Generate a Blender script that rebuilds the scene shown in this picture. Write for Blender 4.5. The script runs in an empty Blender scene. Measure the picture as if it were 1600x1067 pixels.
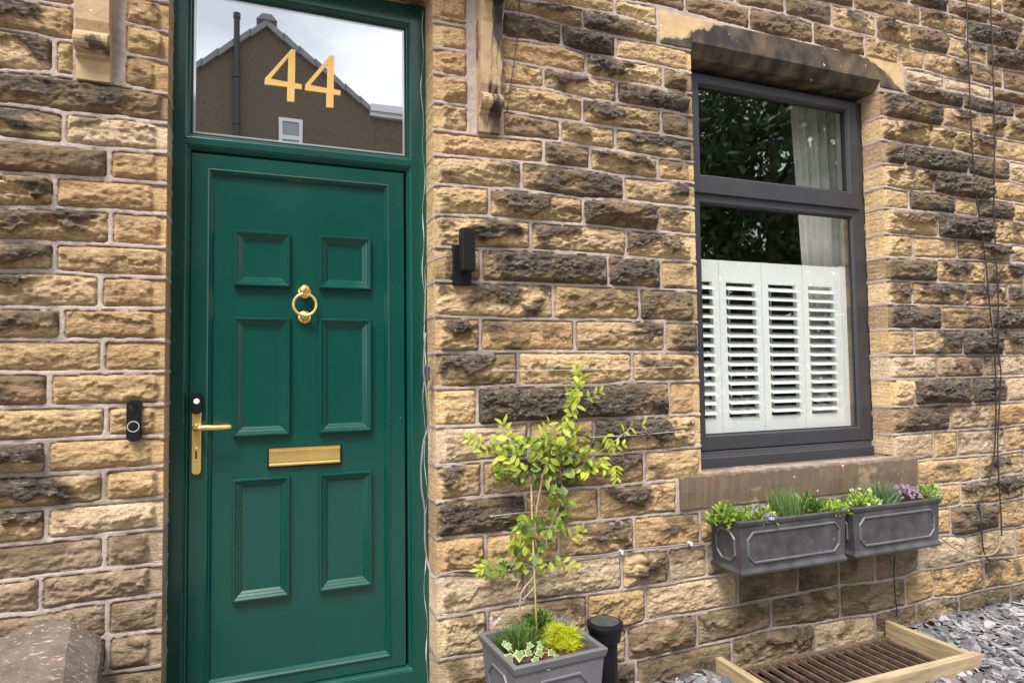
import bpy, bmesh, math, random
import numpy as np
from mathutils import Matrix, Vector
random.seed(7); RNG = np.random.default_rng(11)
S = bpy.context.scene; COL = S.collection
R_ = math.radians
# ------------------------------------------------------------------ camera
CX, CD, YAW, PIT, ROL, FPX = .3295, 2.6219, .3690, .0448, -.0125, 1008.06
def _rot():
    cy, sy, cp, sp, cr, sr = math.cos(YAW), math.sin(YAW), math.cos(PIT), math.sin(PIT), math.cos(ROL), math.sin(ROL)
    fw = np.array([sy*cp, cy*cp, sp]); rt = np.array([cy, -sy, 0.]); up = np.cross(rt, fw)
    return np.array([cr*rt+sr*up, -sr*rt+cr*up, fw])
RM = _rot()
cam = bpy.data.cameras.new('camera'); co = bpy.data.objects.new('camera', cam); COL.objects.link(co)
cam.sensor_width = 36; cam.lens = FPX/1600*36; cam.clip_start = .05; cam.clip_end = 2000
m = Matrix([[RM[0][i], RM[1][i], -RM[2][i]] for i in range(3)]).to_4x4()
m.translation = (CX, -CD, 0); co.matrix_world = m; S.camera = co
# ------------------------------------------------------------------ world, sun, exposure
SUN_EL, SUN_AZ = 58, -146      # azimuth of the sun, degrees from +Y towards +X
W = bpy.data.worlds.new('World'); S.world = W; W.use_nodes = True
n = W.node_tree.nodes; l = W.node_tree.links; n.clear()
sky = n.new('ShaderNodeTexSky'); sky.sky_type = 'NISHITA'; sky.sun_disc = False
sky.sun_elevation = R_(SUN_EL); sky.sun_rotation = R_(SUN_AZ)
tc = n.new('ShaderNodeTexCoord'); mp = n.new('ShaderNodeMapping'); mp.inputs['Scale'].default_value = (1, 1, 2.2)
nz = n.new('ShaderNodeTexNoise'); nz.inputs['Scale'].default_value = 2.3; nz.inputs['Detail'].default_value = 6; nz.inputs['Roughness'].default_value = .55
cr = n.new('ShaderNodeValToRGB'); e = cr.color_ramp.elements
e[0].position = .36; e[0].color = (.46, .49, .53, 1); e[1].position = .62; e[1].color = (.95, .97, 1, 1)
sc = n.new('ShaderNodeVectorMath'); sc.operation = 'SCALE'; sc.inputs['Scale'].default_value = 14.0
mx = n.new('ShaderNodeMix'); mx.data_type = 'RGBA'; mx.inputs['Factor'].default_value = .9
bg = n.new('ShaderNodeBackground'); bg.inputs['Strength'].default_value = .082
out = n.new('ShaderNodeOutputWorld')
l.new(tc.outputs['Generated'], mp.inputs['Vector']); l.new(mp.outputs[0], nz.inputs['Vector']); l.new(nz.outputs['Fac'], cr.inputs[0])
l.new(cr.outputs[0], sc.inputs[0]); l.new(sky.outputs[0], mx.inputs[6]); l.new(sc.outputs[0], mx.inputs[7])
l.new(mx.outputs[2], bg.inputs[0]); l.new(bg.outputs[0], out.inputs[0])
su = bpy.data.lights.new('sun', 'SUN'); su.energy = 3.0; su.angle = R_(20); su.color = (1, .95, .88)
so = bpy.data.objects.new('sun', su); COL.objects.link(so)
az, el = R_(SUN_AZ), R_(SUN_EL)
sd_ = Vector((math.sin(az)*math.cos(el), math.cos(az)*math.cos(el), math.sin(el)))
so.rotation_euler = sd_.to_track_quat('Z', 'Y').to_euler(); so.location = (-2, -8, 8)
S.view_settings.view_transform = 'Standard'; S.view_settings.look = 'None'; S.view_settings.exposure = 1.0; S.view_settings.gamma = 1
S.render.engine = 'CYCLES'

# ------------------------------------------------------------------ helpers
def P(px, py, Y=0.):                      # a measured spot brought back onto the real plane it lies on
    d = RM.T@np.array([(px-800)/FPX, -(py-533.5)/FPX, 1.]); s = (Y+CD)/d[1]
    return CX+d[0]*s, d[2]*s
ORG = {}
def tag(o, label=None, cat=None, group=None, kind=None):
    for k, v in (('label', label), ('category', cat), ('group', group), ('kind', kind)):
        if v: o[k] = v
    return o
def thing(name, loc, label, cat, group=None):
    o = bpy.data.objects.new(name, None); COL.objects.link(o); o.location = loc; o.empty_display_size = .1
    ORG[o.name] = Vector(loc); return tag(o, label, cat, group)
def mobj(name, v, f, mats, parent=None, smooth=False, bevel=0, mi=None, loc=None, col=None):
    me = bpy.data.meshes.new(name)
    org = ORG[parent.name] if parent else Vector(loc or (0, 0, 0))
    v = np.asarray(v, dtype=float)-np.array(org)
    me.from_pydata(v.tolist(), [], f); me.update()
    for mt in (mats if isinstance(mats, (list, tuple)) else [mats]): me.materials.append(mt)
    if mi is not None: me.polygons.foreach_set('material_index', mi)
    if smooth: me.polygons.foreach_set('use_smooth', [True]*len(me.polygons))
    if col is not None:
        a = me.color_attributes.new('tone', 'FLOAT_COLOR', 'POINT'); a.data.foreach_set('color', np.asarray(col, dtype=np.float32).ravel())
    o = bpy.data.objects.new(name, me); COL.objects.link(o)
    ORG[o.name] = org
    if parent: o.parent = parent
    else: o.location = org
    if bevel:
        b = o.modifiers.new('bevel', 'BEVEL'); b.width = bevel; b.segments = 2; b.limit_method = 'ANGLE'; b.angle_limit = R_(40)
    return o
class G:
    def __init__(s): s.v = []; s.f = []; s.m = []
    def add(s, v, f, m=0):
        k = len(s.v); s.v += [tuple(map(float, p)) for p in v]; s.f += [tuple(i+k for i in q) for q in f]; s.m += [m]*len(f)
        return s
    def box(s, x0, x1, y0, y1, z0, z1, m=0):
        return s.add([(x0,y0,z0),(x1,y0,z0),(x1,y1,z0),(x0,y1,z0),(x0,y0,z1),(x1,y0,z1),(x1,y1,z1),(x0,y1,z1)],
              [(0,3,2,1),(4,5,6,7),(0,1,5,4),(1,2,6,5),(2,3,7,6),(3,0,4,7)], m)
    def prism(s, poly, axis, a, b, m=0):   # poly of 2d points extruded along axis from a to b
        put = {'x': lambda p, t: (t, p[0], p[1]), 'y': lambda p, t: (p[0], t, p[1]), 'z': lambda p, t: (p[0], p[1], t)}[axis]
        k = len(poly); v = [put(p, a) for p in poly]+[put(p, b) for p in poly]
        return s.add(v, [tuple(range(k))[::-1], tuple(range(k, 2*k))]+[(i, (i+1) % k, k+(i+1) % k, k+i) for i in range(k)], m)
    def ring(s, x0, x1, z0, z1, prof, m=0):  # rectangular mitred moulding: prof = (inset, y) pairs
        k = len(prof); v = []
        for i, y in prof: v += [(x0+i, y, z0+i), (x1-i, y, z0+i), (x1-i, y, z1-i), (x0+i, y, z1-i)]
        f = [(4*a+b, 4*a+(b+1) % 4, 4*a+4+(b+1) % 4, 4*a+4+b) for a in range(k-1) for b in range(4)]
        return s.add(v, f, m)
    def tube(s, pts, r, n=8, m=0, cap=True):
        pts = [Vector(p) for p in pts]; rs = r if isinstance(r, (list, tuple)) else [r]*len(pts); v = []; k = len(pts)
        up = Vector((0, 0, 1))
        for i, p in enumerate(pts):
            t = (pts[min(i+1, k-1)]-pts[max(i-1, 0)]).normalized()
            u = t.cross(up); u = t.cross(Vector((0, 1, 0))) if u.length < .05 else u
            u.normalize(); w = t.cross(u)
            for j in range(n):
                a = 2*math.pi*j/n; v.append(p+(u*math.cos(a)+w*math.sin(a))*rs[i])
        f = [(i*n+j, i*n+(j+1) % n, (i+1)*n+(j+1) % n, (i+1)*n+j) for i in range(k-1) for j in range(n)]
        if cap: f += [tuple(range(n))[::-1], tuple(range((k-1)*n, k*n))]
        return s.add(v, f, m)
    def lathe(s, c, prof, n=32, axis='z', m=0):
        v = []
        for r, h in prof:
            for j in range(n):
                a = 2*math.pi*j/n; x, y = r*math.cos(a), r*math.sin(a)
                v.append((c[0]+x, c[1]+y, c[2]+h) if axis == 'z' else (c[0]+x, c[1]-h, c[2]+y))
        k = len(prof)
        f = [(i*n+j, i*n+(j+1) % n, (i+1)*n+(j+1) % n, (i+1)*n+j) for i in range(k-1) for j in range(n)]
        if axis == 'y': f = [q[::-1] for q in f]
        return s.add(v, f+[tuple(range(n)), tuple(range((k-1)*n, k*n))], m)
    def torus(s, c, R, r, n=40, k=10, m=0, squash=1):
        v = [(c[0]+(R+r*math.cos(b))*math.cos(a), c[1]+r*math.sin(b), c[2]+(R+r*math.cos(b))*math.sin(a)*squash) for a in [2*math.pi*i/n for i in range(n)] for b in [2*math.pi*j/k for j in range(k)]]
        return s.add(v, [(i*k+j, i*k+(j+1) % k, ((i+1) % n)*k+(j+1) % k, ((i+1) % n)*k+j) for i in range(n) for j in range(k)], m)
    def obj(s, name, mats, parent=None, **k): return mobj(name, s.v, s.f, mats, parent, mi=s.m, **k)
# value noise ---------------------------------------------------------------
def _h(i, j, s):
    x = np.sin(i*127.1+j*311.7+s*74.7)*43758.5453; return x-np.floor(x)
def vn(x, y, s=0):
    i = np.floor(x); j = np.floor(y); u = x-i; v = y-j; u = u*u*(3-2*u); v = v*v*(3-2*v)
    return (_h(i, j, s)*(1-u)+_h(i+1, j, s)*u)*(1-v)+(_h(i, j+1, s)*(1-u)+_h(i+1, j+1, s)*u)*v
def fbm(x, y, s=0, o=4, g=.5):
    a = 0; w = 1; t = 0
    for k in range(o): a = a+w*vn(x*2**k, y*2**k, s+k*3.1); t += w; w *= g
    return a/t
def sst(a, b, x): t = np.clip((x-a)/(b-a), 0, 1); return t*t*(3-2*t)

# ------------------------------------------------------------------ materials
def mat(name, base=(.5, .5, .5), rough=.5, metal=0, spec=None, vary=0, vscale=8, bump=0, bscale=60, tone=None, coat=0, stretch=None, rvary=0, trans=0, subs=0):
    M = bpy.data.materials.new(name); M.use_nodes = True; t = M.node_tree; N = t.nodes; L = t.links
    b = N['Principled BSDF']; b.inputs['Base Color'].default_value = (*base, 1); b.inputs['Roughness'].default_value = rough
    b.inputs['Metallic'].default_value = metal
    if spec is not None: b.inputs['Specular IOR Level'].default_value = spec
    if coat: b.inputs['Coat Weight'].default_value = coat; b.inputs['Coat Roughness'].default_value = .12
    c = N.new('ShaderNodeTexCoord'); vec = c.outputs['Object']
    if stretch:
        q = N.new('ShaderNodeMapping'); q.inputs['Scale'].default_value = stretch; L.new(vec, q.inputs[0]); vec = q.outputs[0]
    colsock = None
    if tone:
        a = N.new('ShaderNodeAttribute'); a.attribute_name = 'tone'; colsock = a.outputs['Color']
    if vary:
        x = N.new('ShaderNodeTexNoise'); x.inputs['Scale'].default_value = vscale; x.inputs['Detail'].default_value = 6; x.inputs['Roughness'].default_value = .6; L.new(vec, x.inputs['Vector'])
        r = N.new('ShaderNodeMapRange'); r.inputs[1].default_value = .3; r.inputs[2].default_value = .7; r.inputs[3].default_value = 1-vary; r.inputs[4].default_value = 1+vary; L.new(x.outputs['Fac'], r.inputs[0])
        s = N.new('ShaderNodeVectorMath'); s.operation = 'SCALE'; s.inputs[0].default_value = base
        if colsock: L.new(colsock, s.inputs[0])
        L.new(r.outputs[0], s.inputs['Scale']); colsock = s.outputs[0]
        if rvary:
            r2 = N.new('ShaderNodeMapRange'); r2.inputs[1].default_value = .3; r2.inputs[2].default_value = .7; r2.inputs[3].default_value = max(0, rough-rvary); r2.inputs[4].default_value = rough+rvary
            L.new(x.outputs['Fac'], r2.inputs[0]); L.new(r2.outputs[0], b.inputs['Roughness'])
    if colsock: L.new(colsock, b.inputs['Base Color'])
    if bump:
        x = N.new('ShaderNodeTexNoise'); x.inputs['Scale'].default_value = bscale; x.inputs['Detail'].default_value = 5; L.new(vec, x.inputs['Vector'])
        u = N.new('ShaderNodeBump'); u.inputs['Strength'].default_value = bump; u.inputs['Distance'].default_value = .004
        L.new(x.outputs['Fac'], u.inputs['Height']); L.new(u.outputs[0], b.inputs['Normal'])
    if trans: b.inputs['Transmission Weight'].default_value = trans
    if subs:
        o_ = N['Material Output']; tr = N.new('ShaderNodeBsdfTranslucent'); ms = N.new('ShaderNodeMixShader'); ms.inputs[0].default_value = subs
        if colsock: L.new(colsock, tr.inputs[0])
        else: tr.inputs[0].default_value = (*base, 1)
        L.new(b.outputs[0], ms.inputs[1]); L.new(tr.outputs[0], ms.inputs[2]); L.new(ms.outputs[0], o_.inputs[0])
    return M
def glassmat(name, fac, tint, rough=0.0, body=None):
    # clear pane: see-through with mirror reflection; or (body) a dark reflective coated pane
    M = bpy.data.materials.new(name); M.use_nodes = True; t = M.node_tree; N = t.nodes; L = t.links; N.remove(N['Principled BSDF'])
    g = N.new('ShaderNodeBsdfGlossy'); g.inputs['Roughness'].default_value = rough; g.inputs['Color'].default_value = (.96, .98, 1, 1)
    if body: a = N.new('ShaderNodeBsdfDiffuse'); a.inputs[0].default_value = (*body, 1)
    else: a = N.new('ShaderNodeBsdfTransparent'); a.inputs[0].default_value = (*tint, 1)
    ms = N.new('ShaderNodeMixShader'); fr = N.new('ShaderNodeLayerWeight'); fr.inputs[0].default_value = .5; pw = N.new('ShaderNodeMath'); pw.operation = 'POWER'; pw.inputs[1].default_value = 4; L.new(fr.outputs['Facing'], pw.inputs[0])
    mr = N.new('ShaderNodeMapRange'); mr.inputs[3].default_value = fac; mr.inputs[4].default_value = 1
    # faint waviness of real panes
    c = N.new('ShaderNodeTexCoord'); x = N.new('ShaderNodeTexNoise'); x.inputs['Scale'].default_value = 2.2; x.inputs['Detail'].default_value = 1
    u = N.new('ShaderNodeBump'); u.inputs['Strength'].default_value = .12; u.inputs['Distance'].default_value = .004
    L.new(c.outputs['Object'], x.inputs[0]); L.new(x.outputs[0], u.inputs['Height']); L.new(u.outputs[0], g.inputs['Normal'])
    L.new(pw.outputs[0], mr.inputs[0]); L.new(mr.outputs[0], ms.inputs[0]); L.new(a.outputs[0], ms.inputs[1]); L.new(g.outputs[0], ms.inputs[2]); L.new(ms.outputs[0], N['Material Output'].inputs[0])
    return M
GREEN = mat('green_paint', (.0003, .054, .040), .26, coat=.35, spec=.5, vary=.04, vscale=3, bump=.05, bscale=90, rvary=.05)
ANTH = mat('anthracite_upvc', (.036, .036, .042), .42, vary=.08, vscale=6, bump=.03, bscale=300)
BLACK = mat('black_plastic', (.006, .006, .007), .45, spec=.3, vary=.15, vscale=14)
RUBB = mat('black_gasket', (.008, .008, .009), .6)
BRASS = mat('polished_brass', (.95, .68, .25), .24, metal=.82, vary=.12, vscale=18)
GOLD = mat('gold_number', (1.0, .60, .20), .34, metal=.55, vary=.06, vscale=20)
WHITE = mat('white_paint', (.90, .91, .90), .45, vary=.012, vscale=7)
SEAL = mat('old_sealant', (.55, .56, .55), .7, vary=.35, vscale=50, bump=.4, bscale=200)
CABG = mat('grey_cable', (.24, .21, .20), .5, vary=.15, vscale=30)
CABB = mat('brown_cable', (.030, .018, .014), .5, vary=.2, vscale=30)
WIRE = mat('steel_wire', (.75, .70, .62), .35, metal=.6)
LEAD = mat('lead_look_fibreglass', (.055, .053, .058), .5, vary=.5, vscale=9, bump=.25, bscale=45, rvary=.08)
LEADP = mat('grey_pot_fibreglass', (.125, .125, .135), .5, vary=.12, vscale=9, bump=.15, bscale=60)
SOIL = mat('potting_soil', (.060, .020, .011), .95, vary=.6, vscale=60, bump=1, bscale=120)
BARK = mat('woody_stem', (.36, .26, .17), .8, vary=.2, vscale=40)
CANE = mat('bamboo_cane', (.55, .40, .20), .6, vary=.15, vscale=30)
LEAF = mat('leaf', (.1, .2, .03), .5, tone=1, vary=.14, vscale=60, subs=.3)
TIMB = mat('new_softwood', (.36, .27, .165), .8, vary=.35, vscale=5, bump=.3, bscale=40, stretch=(1, 9, 9))
TIMBY = mat('new_softwood_end', (.36, .27, .15), .8, vary=.4, vscale=5, bump=.3, bscale=40, stretch=(9, 1, 9))
RUST = mat('rusty_iron', (.10, .062, .040), .8, vary=.55, vscale=30, bump=.6, bscale=90)
PIT = mat('dark_pit', (.02, .016, .012), 1)
SLATE = mat('slate', (.2, .2, .22), .5, tone=1, vary=.18, vscale=40, bump=.3, bscale=120)
CURT = mat('curtain_cloth', (.80, .79, .74), .9, vary=.05, vscale=20, subs=.25)
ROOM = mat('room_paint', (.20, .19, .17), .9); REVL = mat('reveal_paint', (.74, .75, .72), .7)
GLASS = glassmat('window_glass', .12, (.995, 1, .998))
MIRR = glassmat('coated_transom_glass', .62, None, body=(.02, .022, .022))
RENDER = mat('brown_render', (.125, .098, .066), .95, vary=.35, vscale=22, bump=1, bscale=25)
RTILE = mat('grey_concrete_tile', (.25, .245, .25), .8, vary=.15, vscale=4)
WPVC = mat('white_upvc', (.75, .75, .75), .4)

def stone_mat():
    M = bpy.data.materials.new('pitched_sandstone'); M.use_nodes = True; t = M.node_tree; N = t.nodes; L = t.links; b = N['Principled BSDF']
    def math_(op, a, c=None, clamp=False):
        q = N.new('ShaderNodeMath'); q.operation = op; q.use_clamp = clamp
        for i, s in enumerate((a, c)):
            if s is None: continue
            if isinstance(s, (int, float)): q.inputs[i].default_value = s
            else: L.new(s, q.inputs[i])
        return q.outputs[0]
    def mr(a, f0, f1, t0=0., t1=1.):
        q = N.new('ShaderNodeMapRange'); q.interpolation_type = 'SMOOTHSTEP'
        for i, v in enumerate((f0, f1, t0, t1)): q.inputs[i+1].default_value = v
        L.new(a, q.inputs[0]); return q.outputs[0]
    def mixc(f, a, c):
        q = N.new('ShaderNodeMix'); q.data_type = 'RGBA'
        if isinstance(f, float): q.inputs['Factor'].default_value = f
        else: L.new(f, q.inputs['Factor'])
        for i, s in ((6, a), (7, c)):
            if isinstance(s, tuple): q.inputs[i].default_value = (*s, 1)
            else: L.new(s, q.inputs[i])
        return q.outputs[2]
    tcn = N.new('ShaderNodeTexCoord')
    def noise(scale, det=5, rough=.6, st=None, dist=0):
        x = N.new('ShaderNodeTexNoise'); x.inputs['Scale'].default_value = scale; x.inputs['Detail'].default_value = det; x.inputs['Roughness'].default_value = rough; x.inputs['Distortion'].default_value = dist
        v = tcn.outputs['Object']
        if st: q = N.new('ShaderNodeMapping'); q.inputs['Scale'].default_value = st; L.new(v, q.inputs[0]); v = q.outputs[0]
        L.new(v, x.inputs['Vector']); return x.outputs['Fac']
    tone = N.new('ShaderNodeAttribute'); tone.attribute_name = 'tone'
    dat = N.new('ShaderNodeAttribute'); dat.attribute_name = 'dat'
    sx = N.new('ShaderNodeSeparateXYZ'); L.new(dat.outputs['Vector'], sx.inputs[0])
    sdv, soot, grn = sx.outputs      # R: distance to the joint *40+.5, G: soot, B: algae
    big = noise(9, 6, .65, (1, 1, 2.2), .6); fine = noise(85, 6, .72, (1, 1, 1.7), .4); mid = noise(28, 6, .7, (1, 1, 2.4), 1.0)
    # grain: bedding lines of the sandstone
    c1 = N.new('ShaderNodeVectorMath'); c1.operation = 'SCALE'; L.new(tone.outputs['Color'], c1.inputs[0])
    L.new(math_('ADD', mr(mid, .32, .68, .80, 1.20), mr(fine, .3, .7, -.36, .34)), c1.inputs['Scale'])
    vein = noise(19, 7, .75, (1, 1, 3.2), 1.6)
    rusty = mixc(mr(big, .54, .74, 0, .5), c1.outputs[0], (.36, .175, .08)); rusty = mixc(mr(vein, .44, .36, 0, .5), rusty, (.20, .125, .06))
    pale = mixc(mr(noise(21, 7, .7, (1, 1, 2.6), 1.2), .54, .66, 0, .5), rusty, (.72, .58, .37))
    sootm = math_('ADD', soot, math_('MULTIPLY', math_('SUBTRACT', fine, .5), .9)); sootm = math_('ADD', sootm, math_('MULTIPLY', math_('SUBTRACT', mid, .5), .8))
    brn = mr(math_('ADD', sootm, math_('MULTIPLY', math_('SUBTRACT', big, .5), .9)), .0, .34, 0, .85); pale = mixc(brn, pale, (.215, .145, .080)); sm = mr(sootm, .24, .62)
    sc1 = mixc(mr(mid, .34, .62), (.020, .016, .014), (.150, .115, .088)); sc1 = mixc(mr(vein, .53, .63, 0, .85), sc1, (.42, .35, .28))
    c2 = mixc(sm, pale, sc1)
    speck = mr(noise(46, 5, .7), .70, .77, 0, .6)
    c3 = mixc(speck, c2, (.62, .57, .50))
    c4 = mixc(math_('MULTIPLY', grn, mr(mid, .4, .65)), c3, (.13, .12, .035))
    # mortar
    mc = mixc(mr(noise(40, 6, .7), .3, .7), (.43, .345, .305), (.61, .505, .455))
    mc = mixc(mr(noise(5, 6, .7), .48, .64, 0, .6), mc, (.27, .215, .19)); mc = mixc(mr(noise(95, 3, .6), .62, .70, 0, .7), mc, (.70, .62, .56)); mc = mixc(mr(soot, .10, .50, 0, .7), mc, (.17, .135, .12)); mc = mixc(math_('MULTIPLY', grn, .55), mc, (.19, .165, .13))
    wob = math_('ADD', sdv, math_('MULTIPLY', math_('SUBTRACT', noise(70, 3, .6), .5), .16))
    isst = mr(wob, .47, .53)
    L.new(mixc(isst, mc, c4), b.inputs['Base Color']); b.inputs['Roughness'].default_value = .88; b.inputs['Specular IOR Level'].default_value = .25
    L.new(mr(sm, 0, 1, .9, .62), b.inputs['Roughness'])
    h = math_('ADD', math_('MULTIPLY', noise(120, 6, .75, (1, 1, 2.2), .5), 1.), math_('ADD', math_('MULTIPLY', mid, 1.3), math_('MULTIPLY', noise(42, 7, .72, (.55, .55, 3.4), .5), 1.5)))
    hm = math_('MULTIPLY', noise(170, 5, .7), .8)
    hh = N.new('ShaderNodeMix'); L.new(isst, hh.inputs[0]); L.new(hm, hh.inputs[2]); L.new(h, hh.inputs[3])
    u = N.new('ShaderNodeBump'); u.inputs['Strength'].default_value = 1; u.inputs['Distance'].default_value = .008
    L.new(hh.outputs[0], u.inputs['Height']); L.new(u.outputs[0], b.inputs['Normal'])
    return M
STONE = stone_mat()
def flecks(M, thr, col, sc):     # paint chips and splashes
    t = M.node_tree; N = t.nodes; L = t.links; b = N['Principled BSDF']; old = b.inputs['Base Color'].links[0].from_socket
    c = N.new('ShaderNodeTexCoord'); x = N.new('ShaderNodeTexNoise'); x.inputs['Scale'].default_value = sc; x.inputs['Detail'].default_value = 3; L.new(c.outputs['Object'], x.inputs[0])
    r = N.new('ShaderNodeMapRange'); r.inputs[1].default_value = thr; r.inputs[2].default_value = thr+.015; L.new(x.outputs[0], r.inputs[0])
    m_ = N.new('ShaderNodeMix'); m_.data_type = 'RGBA'; L.new(r.outputs[0], m_.inputs['Factor']); L.new(old, m_.inputs[6]); m_.inputs[7].default_value = (*col, 1); L.new(m_.outputs[2], b.inputs['Base Color'])
flecks(GREEN, .785, (.30, .42, .38), 55); flecks(LEAD, .70, (.20, .19, .19), 60); flecks(TIMB, .70, (.10, .07, .045), 26); flecks(TIMBY, .69, (.10, .07, .045), 26); flecks(LEADP, .74, (.25, .24, .23), 60)

# ------------------------------------------------------------------ the rock-faced wall: beds and joints
def T(ox, oy, *uv): return [(ox+u*.1875, oy+v*.1875) for u, v in uv]
def bed(pts):
    w = sorted(P(*p) for p in pts); xs = np.array([p[0] for p in w]); zs = np.array([p[1] for p in w])
    return lambda X: np.interp(X, xs, zs)
B = {}
LB = dict(La=[(0,-6),(110,12),(195,20)], Lb=[(0,46),(56,54),(84,63),(111,65)], Lc=[(0,111),(75,114),(122,124),(178,131),(195,135),(262,148)],
 Ld=[(0,164),(56,169),(105,178),(187,184),(262,194)], Le=[(0,217),(94,226),(169,233),(262,239)], Lf=[(0,270),(84,275),(169,281),(262,287)],
 Lg=[(0,325),(84,325),(131,327),(178,330),(262,336)], Lh=[(0,377),(52,377),(84,380),(169,383),(261,387.5)], Li=[(0,424),(84,424),(159,431),(259,434)],
 Lj=[(0,480.6),(259,482.5)], Lk=[(0,531),(259,531.5)], Ll=[(0,582),(75,583),(150,581),(259,581)], Lm=[(0,636.5),(75,635),(161,634),(257,632)],
 Ln=[(0,691),(71,688),(165,682),(256,681)], Lo=[(0,743),(75,740),(161,735),(255,728)], Lp=[(0,798),(75,793),(163,784),(254,777)],
 Lq=[(0,850.6),(75,844),(163,835),(253,824)], Lr=[(0,908),(71,899),(161,888),(252,880)], Ls=[(0,961),(64,956),(112,946),(165,939),(252,928)],
 Lt=[(0,1012),(174,993),(251,983)], Lu=[(0,1068),(163,1051),(250,1039)],
 Qa=[(195,-8),(240,0),(262,4)], Qb=[(195,36.6),(262,51.6)], Qc=[(193,84),(262,97.5)])
MB = dict(A4=[(1478,0),(1542,14),(1562,20),(1596,31)], A3=[(1384,0),(1410,6),(1439,13),(1480,22.5),(1510,33),(1542,40),(1587,52),(1600,56)],
 A2=[(1255,0),(1296,7.5),(1330,15),(1367,24),(1420,40),(1441,43),(1478,54),(1512,65),(1540,71),(1600,82.5)],
 A1=[(1106,0),(1140,5),(1170,13),(1223,22.5),(1266,35.6),(1300,44),(1349,56),(1403,70),(1441,80.6),(1478,88),(1516,98),(1566,109),(1600,114)],
 A0=[(954,0),(1012,8),(1029,11),(1072,21.6),(1130,37.5),(1200,56),(1262,69),(1352,92),(1411,107),(1439,110),(1472,120),(1517,129),(1551,138),(1600,148)],
 C1=[(815,0),(900,14),(956,23),(988,32),(1022,44)], C2=[(795,20),(830,26),(875,39),(909,45),(958,57),(994,64),(1024,69),(1083,81)],
 C3=[(789,60),(819,64),(875,73),(912,84),(960,92),(1012,101),(1035,106),(1083,116)], C4=[(786,95),(849,107),(912,117.5),(964,127.5),(1031,139),(1083,148)],
 C5=[(782,133),(852,140),(907,154),(962,162),(1031,172.5),(1083,182)], C6=[(781,172.5),(828,181),(875,188),(937,197.5),(984,204),(1012,208),(1084,219)],
 C7=[(676,203),(734,210),(781,214),(847,220),(871,222),(920,231),(962,236),(1027,247),(1084,254)],
 C8=[(680,242.5),(809,253),(850,257),(905,264),(975,276),(1031,281),(1085,287)], C9=[(680,288),(762,294),(815,297.5),(911,311),(973,313),(1027,320),(1085,326.6)],
 C10=[(680,336),(760,339),(827,346),(950,355),(975,359),(1031,363),(1086,368)], C11=[(680,386),(744,389),(830,391),(950,399),(1031,406),(1086,409)],
 C12=[(680,440),(762,441),(850,444),(950,447.5),(1000,450.6),(1087.5,455)], C13=[(682,494),(750,497),(800,499),(950,499.5),(1000,501),(1089,504)],
 C14=[(680,551),(745,550.5),(807,549),(950,550),(1089,550.6)], C15=[(671,606),(745,606),(800,602),(923,603),(987,596.5),(1090,595)],
 C16=[(680,667),(760,664),(825,659),(900,655),(925,654),(1031,650),(1090,647)], C17=[(680,728),(759,720),(911,710),(960,709),(1007,705),(1091,697.5)],
 C18=[(683,784),(720,778),(772,774.5),(820,770),(900,762.5),(932,761),(1012,754),(1051,750),(1431,720),(1459,717),(1531,711),(1555,710),(1600,703)],
 C19=[(683,841),(750,835),(800,831),(900,816.5),(945,812),(986,808),(1031,803),(1089,799),(1435,759),(1469,756),(1500,754),(1544,748),(1570,742),(1600,739)],
 C20=[(680,896),(750,897),(870,880),(900,873),(971,865),(1012,859),(1080,852),(1106,849),(1474,793),(1499,789),(1553,786),(1600,776)],
 C21=[(687,965),(732,957),(757,952),(819,941),(912,928),(1005,916),(1041,911),(1149,894),(1469,835.6),(1484,835),(1506,837),(1553,825),(1583,824),(1600,821)],
 C22=[(680,1031),(747,1021),(979,980),(1012,969),(1031,965),(1086,957.5),(1149,945),(1197,936),(1242,927),(1307,914),(1366,909),(1412,900.5),(1437,890),(1461,888),(1508,879),(1536,873),(1585,869),(1600,865)],
 C23=[(967,1037),(1083,1011),(1150,996),(1200,982),(1270,974),(1315,965),(1366,959),(1401,949),(1431,943),(1459,933),(1495,931),(1538,920),(1577,914),(1600,909)],
 R2=[(1416,129),(1450,135),(1474,141),(1512,148),(1547,157.5),(1600,167)], R3=[(1375,142.5),(1412,148),(1431,155),(1469,165),(1502,171),(1531,178),(1600,188)],
 R4=[(1375,182),(1403,187.5),(1450,197),(1487,200),(1532,211),(1600,224)], R5=[(1379,219),(1412,226),(1454,231),(1489,236),(1517,243),(1557,249),(1600,256)],
 R6=[(1380,256),(1412,259),(1456,268),(1512,273),(1546,281),(1576,283),(1600,290)], R7=[(1380,292),(1420,299),(1459,301),(1491,309),(1525,312.5),(1553,312.5),(1600,320)],
 R8=[(1382,325),(1420,329),(1463,333),(1491,335),(1546,342.5),(1600,348)], R9=[(1382,365),(1424,369),(1465,371.5),(1519,377),(1549,380),(1600,384)],
 R10=[(1384,402),(1461,405),(1495,406),(1538,408),(1600,412)], R11=[(1384,437.5),(1424,440),(1465,441),(1506,444),(1538,445),(1600,446)],
 R12=[(1388,475),(1469,478),(1547,481),(1600,480)], R13=[(1390,514.5),(1600,515.5)], R14=[(1391,555),(1600,555)], R15=[(1392,593),(1461,591),(1534,589),(1600,587)],
 R16=[(1394,635.6),(1431,634),(1480,631),(1514,631),(1600,627)], R17=[(1395,679),(1456,674),(1495,672),(1544,669),(1566,667),(1600,663)])
QB = dict(q0=[(676,-1),(731,4)], q1=[(676,34),(731,44)], q2=[(676,75),(731,82.5)], q3=[(677,114),(731,124)], q4=[(678,159),(731,167)])
for D_ in (LB, MB, QB):
    for k, v in D_.items(): B[k] = bed(v)
for i in range(8): B['U%d' % i] = (lambda c: (lambda X: np.zeros_like(X)+c))(2.62+.125*i)
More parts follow.
